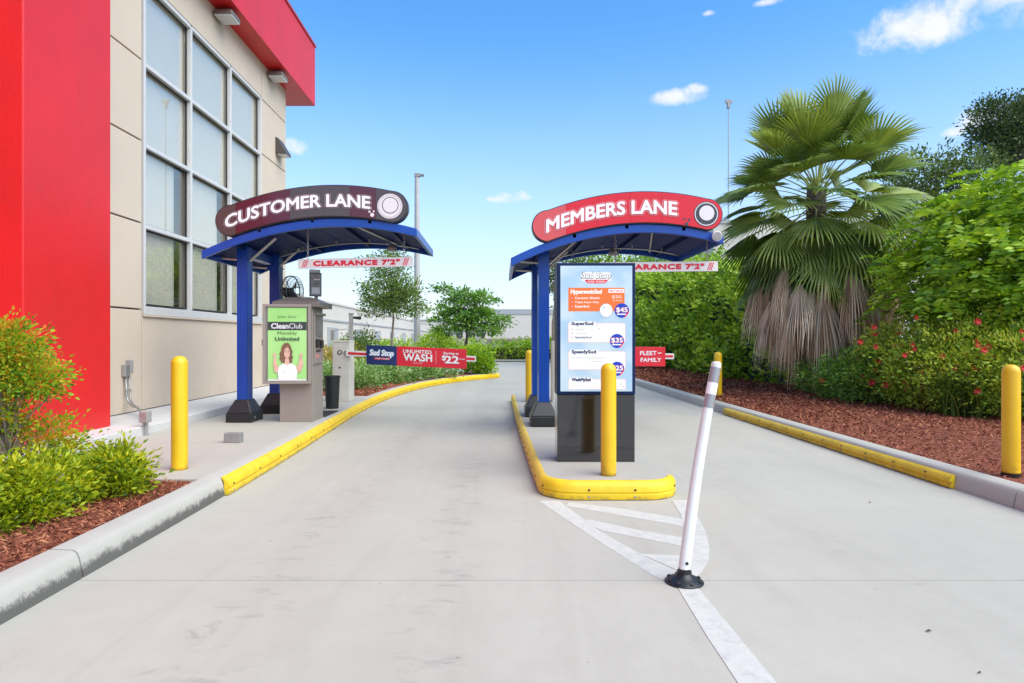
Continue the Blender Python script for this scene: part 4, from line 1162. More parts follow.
    # woman: hair, arms raised, white shirt, neck, face
    PP('hair', [(.34, .27), (.30, .30), (.325, .335), (.30, .365), (.34, .40), (.345, .44), (.38, .485), (.44, .515), (.53, .515), (.59, .48), (.61, .43), (.645, .395), (.62, .355), (.655, .32), (.63, .285), (.64, .255), (.58, .235), (.52, .25), (.44, .235), (.40, .25), (.36, .24)][::-1], HR)
    PP('hair_strand', [(.35, .27), (.33, .33), (.37, .42), (.42, .49), (.41, .40), (.38, .33), (.41, .26)][::-1], HR2)
    PP('arm', [(.17, .12), (.14, .22), (.16, .335), (.21, .335), (.23, .24), (.30, .16), (.29, .10)][::-1], SK)
    PP('arm', [(.86, .12), (.92, .22), (.88, .335), (.83, .335), (.80, .24), (.72, .16), (.74, .10)], SK)
    for k in range(4):
        PP('finger', [(.135 + k * .022, .335), (.153 + k * .022, .335), (.150 + k * .024, .375 + (.006 if k in (1, 2) else 0)), (.134 + k * .024, .373)], SK)
        PP('finger', [(.828 + k * .018, .335), (.845 + k * .018, .335), (.842 + k * .022, .375 + (.006 if k in (1, 2) else 0)), (.826 + k * .022, .373)], SK)
    PP('shirt', [(.28, .005), (.26, .12), (.30, .195), (.40, .235), (.46, .225), (.54, .225), (.62, .235), (.72, .20), (.77, .12), (.75, .005)][::-1], SH)
    PP('neck', [(.44, .235), (.50, .205), (.56, .235), (.55, .30), (.45, .30)], SK)
    PP('face', el(.50, .378, .077, .076), SK)
    PP('hair_fringe', [(.405, .38), (.41, .44), (.46, .475), (.55, .468), (.60, .43), (.60, .39), (.575, .43), (.50, .455), (.44, .43)][::-1], HR)
    for u in (.465, .535):
        PP('eye', el(u, .392, .012, .0065, 10), KK); PP('eyebrow', [(u - .02, .409), (u + .02, .409), (u + .015, .414), (u - .015, .414)], HR)
    PP('nose', [(.492, .362), (.512, .362), (.503, .39)], mat('poster_skin_shade', (.50, .27, .19), .5))
    PP('mouth', [(.465, .346), (.48, .334), (.50, .330), (.52, .334), (.535, .346)], LP_); PP('teeth', [(.472, .3445), (.485, .338), (.515, .338), (.528, .3445)], SH)
    pt('ledge', MB().box(pw0, pw1, Y - .02, Y - .014, pz0 - .004, pz0 + .014), M_OFFW, b)
    pt('hinge', MB().box(cx - w - .012, cx - w + .001, Y - .01, Y + .03, cz - .02, cz + .06), M_TAUPED, b)
    pt('mounting_bar', MB().box(cx - .05, cx + .25, Y + .091, Y + .122, cz - .1, cz + .1), M_TAUPED, b)


pay_kiosk()


def fan():
    c = Vector((-3.14, 9.62, 1.25 + (340 - 291) / 640 * 9.62)); o = thing('fan', c, 'round wire cage fan fixed to the rear post of the left canopy', 'fan')
    ax = Vector((.957, -.29, 0)).normalized(); u = ax.orthogonal().normalized(); v = ax.cross(u); R = .225
    def ringp(r, d, n=28): return [c + u * r * math.cos(2 * math.pi * i / n) + v * r * math.sin(2 * math.pi * i / n) + ax * d for i in range(n + 1)]
    m = MB()
    m.tube(ringp(R, 0), .009, 6); m.tube(ringp(R * .98, .07), .005, 5)
    for q, d in ((.28, .11), (.55, .105), (.78, .09)): m.tube(ringp(R * q, d), .0028, 4)
    for i in range(28):
        a = 2 * math.pi * i / 28; w = u * math.cos(a) + v * math.sin(a)
        m.tube([c + w * R * .2 + ax * .11, c + w * R * .75 + ax * .095, c + w * R + ax * .03, c + w * R - ax * .04, c + w * R * .7 - ax * .08, c + w * R * .2 - ax * .09], .0026, 4)
    part('cage', m, mat('cage_wire', (.16, .16, .15), .4, .4), o)
    b = MB()
    for i in range(4):
        a = 2 * math.pi * i / 4; w = u * math.cos(a) + v * math.sin(a); t = ax.cross(w)
        b.add([c + w * .03 - t * .02 - ax * .02, c + w * .17 - t * .07 - ax * .03, c + w * .185 + t * .05 + ax * .03, c + w * .03 + t * .03 + ax * .02], [(0, 1, 2, 3)])
    part('blades', b, M_BLACKP, o)
    part('motor', MB().cyl(c - ax * .14, c + ax * .02, .06, .05, 18), M_BLACKP, o, smooth=True)
    part('arm', MB().tube([c - ax * .12, (-3.2, 9.7, c.z - .15), (-3.34, 9.72, c.z - .15)], .02, 8), M_BLACKP, o)


fan()


def trash_and_more():
    o = thing('trash_bin', (-2.70, 10.3, .15), 'black tapered open trash bin between the pay station and white gate cabinet', 'trash bin')
    part('body', MB().lathe((-2.70, 10.3, .15), [(.098, 0), (.1, .01), (.122, .51), (.118, .51), (.096, .03), (.001, .03)], 24), mat('black_bin', (.014, .018, .016), .5, var=.2), o, smooth=True)
    part('rim', MB().lathe((-2.70, 10.3, .15), [(.123, .50), (.136, .502), (.136, .522), (.124, .525), (.118, .522), (.118, .512)], 24), MATS['black_bin'], o, smooth=True)
    # floor grate
    g = thing('floor_mat', (-2.62, 9.2, .15), 'dark ribbed rubber mat on the pavement beside the pay station', 'mat')
    part('sheet', MB().box(-2.87, -2.49, 9.12, 9.9, .151, .156), mat('dark_rubber', (.05, .048, .045), .7), g)
    for k in range(12): part('rib', MB().box(-2.86, -2.50, 9.15 + k * .063, 9.17 + k * .063, .1562, .164), MATS['dark_rubber'], g)


trash_and_more()


def gate(cx, y, zb, arm_dir, label, armlabel, x_tip, z0, droop, boards, h=1.06):
    o = thing('gate_cabinet', (cx, y, zb), label, 'gate cabinet')
    w = .155; d = .18
    part('cabinet', MB().box(cx - w, cx + w, y - d, y + d, zb, zb + h), M_CREAMM, o, bevel=.008)
    part('lid', MB().box(cx - w - .006, cx + w + .006, y - d - .006, y + d + .006, zb + h, zb + h + .03), M_CREAMM, o, bevel=.008)
    part('door_panel', MB().box(cx - w + .02, cx + w - .02, y - d - .006, y - d - .0005, zb + .06, zb + h - .08), M_CREAMM, o, bevel=.002)
    part('emblem', MB().cyl((cx - .02, y - d - .007, zb + h - .18), (cx - .02, y - d - .013, zb + h - .18), .042, n=20), M_CHAR, o)
    part('emblem', MB().cyl((cx - .02, y - d - .0135, zb + h - .18), (cx - .02, y - d - .016, zb + h - .18), .024, n=16), M_CREAMM, o)
    part('lock', MB().cyl((cx - .02, y - d - .007, zb + h - .45), (cx - .02, y - d - .013, zb + h - .45), .016, n=12), M_CHAR, o)
    # arm
    a = thing('barrier_arm', (cx + w, y - d - .03, z0), armlabel, 'barrier arm', 'boom barrier arms')
    ya = y - d - .045; xs = cx + w - .06
    zf = lambda x: z0 - droop * (x - xs)
    def bar(xa, xb, t, bt, y0, y1): return MB().plate([(xa, zf(xa) + bt), (xb, zf(xb) + bt), (xb, zf(xb) + t), (xa, zf(xa) + t)], y0, y1)
    part('boom', bar(xs, x_tip, .05, -.05, ya, ya + .03), M_WHITEM, a, bevel=.004)
    part('boom_stripe', bar(xs + .04, x_tip - .02, .022, -.022, ya - .002, ya - .0005), M_REDP, a)
    part('hub', MB().cyl((xs, ya + .031, zf(xs)), (xs, y - d, zf(xs)), .05, n=16), M_GREYP, a)
    for (xa, xb, m_, t, bt) in boards:
        part('board', bar(xa, xb, t, bt, ya - .022, ya - .004), m_, a, bevel=.004)
    return a, ya - .0225, zf


gy = 11.6; gs = gy / 640
gx = lambda p: (p - 500) / 640 * 11.38
NAVYP = mat('navy_print', (.008, .025, .12), .35, coat=.2)
a, yy, zf = gate((343.5 - 500) * gs, gy, .15, 1, 'cream metal gate cabinet with round emblem beyond the pay station', 'barrier arm with blue and red board reading UNLIMITED WASH across the left lane', gx(476), 1.25 - 13.2 / 640 * 11.38, .045,
     [(gx(366.8), gx(397), NAVYP, .165, -.18), (gx(397), gx(466.5), M_REDP, .165, -.18)])
tl = lambda s_, xp, dz, h, w, m_, b, sh=0: lettering(s_, gx(xp), zf(gx(xp)) + dz, yy - .001, h, m_, a, bold=b, width=w, shear=sh, warp=lambda x, c=gx(xp): zf(x) - zf(c))
tl('Sud Stop', 382, .02, .135, .42, mat('pale_blue_print', (.40, .60, .80), .4), .06, .15)
yy -= .001; tl('Sud Stop', 382, .02, .125, .41, M_WHITEP, .03, .15)
part('ribbon', MB().plate([(gx(375), zf(gx(375)) - .085), (gx(390), zf(gx(390)) - .085), (gx(390.5), zf(gx(390)) - .05), (gx(374.5), zf(gx(375)) - .05)], yy - .001, yy + .0), M_REDP, a)
yy -= .0015; tl('CAR WASH', 382.5, -.067, .026, .24, M_WHITEP, .02)
tl('UNLIMITED', 417.5, .085, .06, .50, M_WHITEP, .03); tl('WASH', 418, -.02, .125, .50, M_WHITEP, .035); tl('CLUB', 418, -.115, .03, .16, mat('pink_print', (.80, .45, .45), .5), 0)
tl('Starting at', 451, .075, .055, .27, M_WHITEP, .02, .3); tl('$', 444, -.01, .10, .07, M_WHITEP, .02); tl('22', 452, -.03, .125, .24, M_WHITEP, .045); tl('/month', 462, -.01, .03, .10, M_WHITEP, .01)
part('divider', MB().plate([(gx(436), zf(gx(436)) - .12), (gx(436) + .006, zf(gx(436)) - .12), (gx(436) + .006, zf(gx(436)) + .12), (gx(436), zf(gx(436)) + .12)], yy - .001, yy), MATS['pink_print'], a)
a, yy, zf = gate(1.09, gy, ISL, 1, 'cream gate cabinet on the island, almost hidden behind the menu screen', 'barrier arm with a red FLEET FAMILY board crossing the right lane behind the menu screen', gx(674), 1.25 - 15.5 / 640 * 11.38, .008,
     [(gx(590), gx(665), M_REDP, .165, -.18)])
tl = lambda s_, xp, dz, h, w, m_, b, sh=0: lettering(s_, gx(xp), zf(gx(xp)) + dz, yy - .001, h, m_, a, bold=b, width=w, shear=sh)
tl('FLEET', 648, .055, .07, .29, M_WHITEP, .03); tl('FAMILY', 650.5, -.065, .07, .36, M_WHITEP, .03)
part('dash', MB().box(gx(657.5), gx(661), yy - .001, yy, zf(3) + .05, zf(3) + .066), M_WHITEP, a)


# camera post, light pole, thin mast
def posts():
    o = thing('camera_post', (gx(351), 12.2, .15), 'slim grey post with a small camera head behind the left gate cabinet', 'camera post')
    x = (351 - 500) / 640 * 12.2; z = 1.25 + 26 / 640 * 12.2
    part('pole', MB().box(x - .035, x + .035, 12.17, 12.24, .15, z), M_GREYP, o, bevel=.004)
    part('cap', MB().box(x - .045, x + .045, 12.16, 12.25, z, z + .02), M_GREYP, o)
    part('camera_head', MB().cyl((x + .05, 12.2, z - .07), (x + .19, 12.12, z - .08), .022, .035, 12), M_BLACKP, o, smooth=True)
    o = thing('switch_box', ((333 - 500) * gs, 11.55, 1.24), 'small grey box with thin bar on top of the left gate cabinet', 'box')
    xb = (333.5 - 500) * gs
    part('box', MB().box(xb - .03, xb + .03, 11.52, 11.58, 1.241, 1.43), M_GREYP, o, bevel=.004)
    part('bar', MB().tube([(xb, 11.55, 1.425), (xb + .3, 11.55, 1.45), (xb + .3, 11.55, 1.241)], .008, 6), M_GREYP, o)
    o = thing('light_pole', (-3.11, 24, 0), 'tall pale tapered light pole behind the left trees', 'light pole')
    part('pole', MB().cyl((-3.11, 24, 0), (-3.11, 24, 7.35), .13, .09, 16), mat('pale_pole', (.45, .44, .42), .6, var=.05), o, smooth=True)
    part('base', MB().cyl((-3.11, 24, 0), (-3.11, 24, .5), .24, n=16), M_KERB, o, smooth=True)
    part('head', MB().box(-3.2, -3.0, 23.9, 24.1, 7.35, 7.5), M_GREYP, o, bevel=.02); part('head_arm', MB().box(-3.0, -2.85, 23.96, 24.04, 7.38, 7.46), M_TAUPED, o)
    xm = (728.5 - 500) / 640 * 62
    o = thing('radio_mast', (xm, 62, 0), 'very thin tall mast with a small head against the sky left of the palm', 'mast')
    part('pole', MB().cyl((xm, 62, 0), (xm, 62, 24.6), .09, .045, 8), mat('mast_grey', (.34, .36, .38), .5), o, smooth=True)
    part('head', MB().box(xm - .32, xm + .32, 61.9, 62.1, 24.2, 24.5), M_GREYP, o); part('head', MB().box(xm - .12, xm + .12, 61.8, 62.2, 23.7, 24.19), M_GREYP, o)


posts()


# ================================================================== FAR BUILDINGS
def far_buildings():
    MW = mat('white_wall', (.60, .555, .49), .85, var=.05, vscale=.35, bump=.05, bscale=8)
    MWG = mat('grey_parapet', (.36, .365, .37), .8, var=.04, vscale=.5)
    MG = mat('loading_dark', (.05, .052, .055), .7)
    o = thing('warehouse', (-12, 60, 0), 'long low white building receding behind the left trees', 'building')
    X = -10.0
    part('wall', MB().box(-22, X, 27, 96, 0, 3.38), MW, o)
    part('parapet', MB().box(-22.05, X + .06, 26.95, 96.05, 3.381, 3.5), mat('cream_parapet', (.58, .53, .47), .8), o)
    part('band', MB().box(X + .001, X + .06, 27, 96, 2.35, 2.46), MWG, o)
    for k in range(9):
        y = 30 + k * 7; part('door', MB().box(X + .001, X + .05, y, y + 2.4, 0, 2.0), MWG, o)
    o = thing('warehouse', (2, 75, 0), 'wide white warehouse with a grey parapet and loading bays beyond the far hedge', 'building')
    part('wall', MB().box(-1.6, 26, 70, 95, 0, 4.05), MW, o)
    part('parapet', MB().box(-1.65, 26.05, 69.93, 95.05, 4.051, 4.62), MWG, o)
    part('canopy_edge', MB().box(-12, 26, 69.2, 69.9, 1.28, 1.42), mat('tan_edge', (.30, .24, .19), .8), o)
    for k in range(24): part('bay_post', MB().box(-11.6 + k * 1.55, -11.42 + k * 1.55, 69.5, 69.7, 0, 1.279), MWG, o)
    for k in range(6): part('bay_door', MB().box(2.5 + k * 3.8, 5.2 + k * 3.8, 69.95, 69.99, 0.2, 1.25), MG, o)
    o = thing('warehouse', (-9, 100, 0), 'flat white building low in the gap between the two left trees', 'building')
    part('wall', MB().box(-40, -1.7, 98, 120, 0, 4.2), MW, o)
    part('parapet', MB().box(-40.05, -1.65, 97.9, 120.05, 4.201, 4.4), MWG, o)
    for k in range(10): part('window', MB().box(-20 + k * 1.9, -19 + k * 1.9, 97.93, 97.99, 1.4, 2.4), MG, o)
    o = thing('white_building', (16, 40, 0), 'pale building mostly hidden behind the palm and hedge', 'building')
    part('wall', MB().box(12.0, 40, 36, 58, 0, 7.8), MW, o)
    part('coping', MB().box(11.95, 40.05, 35.93, 58.05, 7.801, 8.0), MWG, o)
    o = thing('utility_cabinet', (-1.9, 40, 0), 'low white utility cabinets beyond the far hedge', 'cabinet')
    part('body', MB().box(-2.2, 1.2, 44, 45.2, 0, .9), mat('cab_white', (.6, .6, .6), .6), o, bevel=.02)
    part('lid', MB().box(-2.25, 1.25, 43.95, 45.25, .901, .96), MWG, o)
    # concrete kerb along the far side of the cross lane
    k = thing('kerb', (0, 36.3, 0), kind='structure')
    for i in range(10): part('kerb_stone', MB().box(-14 + i * 3, -11.01 + i * 3, 36.22, 36.4, -.1, .14), M_KERB, k)
    # speaker shaped lamp bracket that peeks over the right end of the island canopy
    o = thing('floodlight', (2.62, 8.6, 2.6), 'small round white floodlight peeking over the right tip of the island canopy', 'floodlight')
    part('lamp_head', MB().cyl((2.66, 7.885, 2.53), (2.66, 7.83, 2.52), .055, .062, 20), M_OFFW, o, smooth=True, bevel=.006)
    part('lens', MB().cyl((2.66, 7.829, 2.52), (2.66, 7.822, 2.5195), .05, n=20), M_GREYP, o)
    part('bracket', MB().box(2.645, 2.675, 7.886, 7.919, 2.50, 2.56), M_GALV, o)


far_buildings()


# ================================================================== PLANTS
def leaf_arrays(C, D, L, W, fold=.25, wind=0):
    """C centres, D unit directions, L lengths, W widths -> verts and triangles"""
    n = len(C)
    R = rng.normal(size=(n, 3)); R[:, 2] *= .6; S = np.cross(D, R); S /= np.linalg.norm(S, axis=1, keepdims=True) + 1e-9
    Nn = np.cross(S, D)
    # leaves tend to lie with their face up
    flip = np.sign(Nn[:, 2] + 1e-6)[:, None]; S = S * flip; Nn = Nn * flip
    mid = C + D * (L * .45)[:, None]
    V = np.stack([C, mid - S * (W / 2)[:, None] + Nn * (W * fold)[:, None], C + D * L[:, None], mid + S * (W / 2)[:, None] + Nn * (W * fold)[:, None]], 1).reshape(-1, 3)
    I = np.arange(n)[:, None] * 4
    T = np.concatenate([I + np.array([[0, 1, 2]]), I + np.array([[0, 2, 3]])], 0)
    return V, T


def unit(a): return a / (np.linalg.norm(a, axis=1, keepdims=True) + 1e-9)


def blob_points(blobs, n, shell=.75, lump=.18, hollow_bottom=None):
    """points spread near the surfaces of lumpy ellipsoids"""
    vol = np.array([b[3] * b[4] + b[4] * b[5] + b[3] * b[5] for b in blobs]); pick = rng.choice(len(blobs), n, p=vol / vol.sum())
    B = np.array(blobs)[pick]
    U = unit(rng.normal(size=(n, 3)))
    r = np.where(rng.uniform(size=n) < shell, rng.uniform(.80, 1.04, n), rng.uniform(.25, .85, n))
    r = r * (1 + lump * np.sin(U[:, 0] * 5 + pick * 1.7) * np.cos(U[:, 2] * 6 + pick) + lump * .6 * np.sin(U[:, 1] * 9 + pick * 2.3))
    P = B[:, :3] + U * B[:, 3:6] * r[:, None]
    return P, U, pick


def crown(name, parent, m, blobs, nclump, per, ll, lw, cr, up=.35, droop=0, shell=.75, zmin=None, box=None, flat=.6, cull=None, lump=.18, outw=.9, rnd=.45):
    P, U, _ = blob_points(blobs, nclump, shell, lump)
    if cull is not None:
        k = cull(P); P, U = P[k], U[k]
    if zmin is not None:
        k = P[:, 2] > zmin; P, U = P[k], U[k]
    n = len(P); tint = np.clip(rng.normal(.5, .22, n) + U[:, 2] * .12, 0, 1)
    O = rng.normal(size=(n, per, 3)) * cr * np.array([1, 1, flat]); C = (P[:, None, :] + O).reshape(-1, 3)
    D = unit(np.repeat(U, per, 0) * outw + O.reshape(-1, 3) / cr * .55 + rng.normal(size=(n * per, 3)) * rnd + np.array([0, 0, up - droop]))
    s = rng.uniform(.6, 1.25, n * per)
    V, T = leaf_arrays(C, D, ll * s, lw * s * rng.uniform(.8, 1.2, n * per))
    t = np.clip(np.repeat(tint, per) + rng.normal(0, .08, n * per), 0, 1)
    if zmin is not None: V[:, 2] = np.maximum(V[:, 2], zmin - .05)
    return fast_mesh(name, V, T, m, parent, tint=np.repeat(t, 4)), P


def limbs(name, parent, m, base, targets, r0=.03, r1=.006, n=30, fork=.4, seg=5, sides=5):
    mb = MB(); base = Vector(base)
    idx = rng.choice(len(targets), min(n, len(targets)), replace=False)
    for i in idx:
        t = Vector(targets[i]); mid = base.lerp(t, fork); mid.z += (t.z - base.z) * .12; mid.x = base.x + (t.x - base.x) * fork * .6; mid.y = base.y + (t.y - base.y) * fork * .6
        pts = []
        for k in range(seg + 1):
            u = k / seg; p = base * (1 - u) ** 2 + mid * 2 * u * (1 - u) + t * u * u
            pts.append(p + Vector(rng.normal(0, .012 * (1 - abs(2 * u - 1)), 3)))
        mb.tube(pts, [r0 + (r1 - r0) * (k / seg) ** .6 for k in range(seg + 1)], sides)
    return part(name, mb, m, parent, smooth='all')


BARK = mat('bark', (.17, .13, .095), .9, col2=(.28, .22, .17), vscale=20, bump=.5, bscale=40, stretch=(1, 1, .3))
BARKD = mat('dark_bark', (.07, .055, .04), .9, var=.3, vscale=20, bump=.5)
LF_HEDGE = mat_leaf('hedge_leaves', [(.06, .14, .010), (.19, .35, .02), (.38, .58, .04), (.60, .74, .10)], trans=.3)
LF_DARK = mat_leaf('dark_leaves', [(.02, .045, .014), (.045, .085, .022), (.085, .14, .04), (.15, .20, .07)], trans=.2)
LF_LIME = mat_leaf('lime_leaves', [(.04, .10, .006), (.17, .27, .008), (.40, .48, .012), (.70, .66, .03)], trans=.35)
LF_ORANGE = mat_leaf('orange_green_leaves', [(.05, .15, .008), (.15, .33, .012), (.32, .48, .018), (.58, .38, .02), (.66, .20, .02)], trans=.35)
LF_BRIGHT = mat_leaf('bright_pinnate_leaves', [(.05, .14, .008), (.17, .34, .016), (.35, .55, .03), (.56, .72, .07)], trans=.32)
LF_OLIVE = mat_leaf('olive_leaves', [(.03, .055, .014), (.07, .12, .025), (.13, .20, .04), (.22, .30, .07)], trans=.25)
LF_MID = mat_leaf('mid_green_leaves', [(.045, .13, .022), (.10, .25, .035), (.20, .39, .06), (.34, .54, .11)], trans=.3)
LF_TREE = mat_leaf('young_tree_leaves', [(.05, .11, .025), (.11, .20, .045), (.20, .31, .07), (.33, .42, .12)], trans=.3)
LF_VAR = mat_leaf('variegated_leaves', [(.05, .14, .03), (.13, .29, .06), (.30, .47, .14), (.62, .70, .46)], trans=.25)
LF_FLOW = mat_leaf('flower_bush_leaves', [(.09, .17, .02), (.22, .36, .035), (.42, .55, .04), (.62, .64, .09)], trans=.3)
LF_PALM = mat_leaf('palm_green', [(.075, .135, .026), (.15, .235, .042), (.26, .36, .07), (.42, .48, .12)], trans=.22, rough=.4, tintmix=.85, spec=.5)
LF_DEAD = mat_leaf('palm_dead', [(.26, .17, .10), (.50, .36, .23), (.72, .57, .40), (.84, .73, .56)], trans=.1, rough=.8, tintmix=.5)
FLOWER = mat('red_petals', (.72, .06, .05), .6, var=.2, vscale=30)


def shrub(name, x, y, z, label, cat, blobs, m, nclump, per, ll, lw, cr, limb_n=14, bark=BARK, zmin=None, **k):
    o = thing(name, (x, y, z), label, cat)
    c, P = crown('foliage', o, m, blobs, nclump, per, ll, lw, cr, zmin=zmin if zmin is not None else z + .01, **k)
    if limb_n: limbs('stems', o, bark, (x, y, z - .02), P, .012 if ll < .06 else .03, .004, limb_n, .35)
    return o


# ---- left foreground: a tall orange-green bush and clumps of low lime shrubs
def tall_bush():
    o = thing('tall_bush', (-3.45, 4.45, .135), 'tall loose bush with orange-tipped green leaves in front of the red pier', 'bush')
    blobs = [(-3.58, 4.5, 1.12, .28, .30, .26), (-3.95, 4.5, 1.08, .42, .34, .34), (-3.30, 4.55, .98, .17, .2, .17), (-3.45, 4.5, 1.24, .20, .2, .13), (-3.75, 4.4, .62, .22, .22, .22), (-4.05, 4.3, .6, .35, .3, .35), (-3.36, 4.62, .52, .34, .2, .20), (-3.5, 4.45, .72, .14, .14, .12)]
    c, P = crown('foliage', o, LF_ORANGE, blobs, 1150, 22, .036, .018, .05, shell=.55)
    mb = MB()
    for k in range(14):
        t = Vector(P[rng.integers(0, len(P))]); b = Vector((-3.45 + rng.uniform(-.22, .15), 4.45 + rng.uniform(-.1, .1), .12)); md = b.lerp(t, .5) + Vector((rng.uniform(-.06, .06), 0, .08))
        pts = [b * (1 - u) ** 2 + md * 2 * u * (1 - u) + t * u * u for u in np.linspace(0, 1, 7)]
        mb.tube(pts, [.011 - .008 * u for u in np.linspace(0, 1, 7)], 6)
    part('stems', mb, BARK, o, smooth='all')
    P2 = P[rng.choice(len(P), 160)]; limbs('twigs', o, BARK, (-3.42, 4.45, .45), P2, .006, .002, 120, .4, 4, 4)


tall_bush()
low = [(-2.78, 4.62, .20, .20, .21, 'rightmost lime shrub of the low row, feathery at its end'), (-3.02, 4.36, .22, .21, .215, 'second lime shrub from the right end of the low row'),
       (-2.96, 3.98, .23, .21, .23, 'bright lime shrub in the middle of the low row'), (-3.12, 3.62, .23, .22, .25, 'lime shrub left of the middle of the low row'), (-2.98, 3.22, .22, .22, .24, 'nearest lime shrub at the left edge of the picture'),
       (-3.35, 4.0, .24, .24, .26, 'lime shrub at the back of the low row below the tall bush')]
for i, (x, y, rx, ry, rz, lb) in enumerate(low):
    shrub('low_shrub', x, y, .135, lb, 'shrub', [(x, y, .28, rx, ry, rz * .9), (x + .07, y - .06, .24, rx * .7, ry * .7, rz * .7), (x - .08, y + .05, .33, rx * .6, ry * .6, rz * .55)],
          LF_LIME if i else LF_MID if False else LF_LIME, 290, 20, .046, .019, .05, 12, shell=.6, up=.4, outw=.6, rnd=.6, lump=.36, flat=.45)

# ---- far left bed: ground cover, bushes, trees
def bed_plants():
    g = [(-3.95, 13.9), (-3.35, 14.6), (-3.3, 15.6), (-2.95, 16.4), (-2.7, 17.3), (-2.3, 18.0), (-1.8, 18.9), (-4.3, 15.4), (-3.7, 17), (-3.0, 18.6)]
    lbs = ['variegated low plant nearest the left gate cabinet', 'second variegated low plant along the far left bed', 'third variegated low plant under the barrier board', 'fourth variegated low plant under the barrier board', 'variegated low plant under the red half of the barrier board',
           'variegated low plant at the right end of the barrier board', 'last variegated low plant near the curved tip of the bed', 'variegated plant at the back beside the thin tree', 'variegated plant in the middle of the far left bed', 'variegated plant at the back near the round tree']
    for (x, y), lb in zip(g, lbs):
        shrub('bed_plant', x, y, .14, lb, 'plant', [(x, y, .42, .50, .45, .30), (x + .2, y - .1, .36, .35, .3, .24), (x - .25, y, .40, .32, .3, .26)], LF_VAR, 170, 14, .085, .035, .09, 6, shell=.7, up=.5)
    shrub('round_bush', -.75, 20.9, .14, 'bright green round bush at the tip of the far left bed', 'bush', [(-.75, 20.9, .62, .46, .4, .42), (-1.15, 21.0, .6, .4, .35, .38), (-.5, 20.9, .42, .30, .3, .28)], LF_BRIGHT, 320, 16, .09, .04, .09, 10)
    shrub('round_bush', -2.3, 22.6, .0, 'small rounded bush behind the barrier board beside the light pole', 'bush', [(-2.3, 22.6, 1.05, .55, .5, .42)], LF_HEDGE, 170, 14, .09, .04, .1, 8)
    shrub('round_bush', -4.5, 20.5, .14, 'loose bush standing left of the thin tree', 'bush', [(-4.45, 20.5, 1.2, .42, .4, .42), (-4.6, 20.5, .8, .5, .4, .4)], LF_TREE, 150, 12, .09, .04, .1, 10)
    shrub('yellow_bush', -3.9, 16.0, .14, 'yellow flowering bush peeking behind the left gate cabinet', 'bush', [(-3.95, 16, .72, .5, .4, .42), (-4.4, 16, .65, .4, .4, .45)], mat_leaf('yellow_leaves', [(.06, .13, .02), (.2, .27, .02), (.5, .38, .02), (.6, .25, .02)], trans=.3), 170, 14, .07, .03, .08, 8)


bed_plants()


def tree(name, x, y, h0, label, blobs, m, nclump, per, ll, lw, cr, r0, bark=BARK, limbn=40, z=0.0, shell=.6, lean=0, **k):
    o = thing(name, (x, y, z), label, 'tree')
    c, P = crown('crown', o, m, blobs, nclump, per, ll, lw, cr, shell=shell, **k)
    mb = MB(); top = Vector((x + lean, y, h0))
    n = 8; pts = [Vector((x, y, z - .05)).lerp(top, i / n) + Vector((.03 * math.sin(i * 1.3) * r0 / .05, .02 * math.cos(i), 0)) for i in range(n + 1)]
    mb.tube(pts, [r0 * (1.25 if i == 0 else 1 - .45 * i / n) for i in range(n + 1)], 10)
    part('trunk', mb, bark, o, smooth='all')
    limbs('limbs', o, bark, pts[-2], P, r0 * .42, r0 * .08, limbn, .35)
    return o


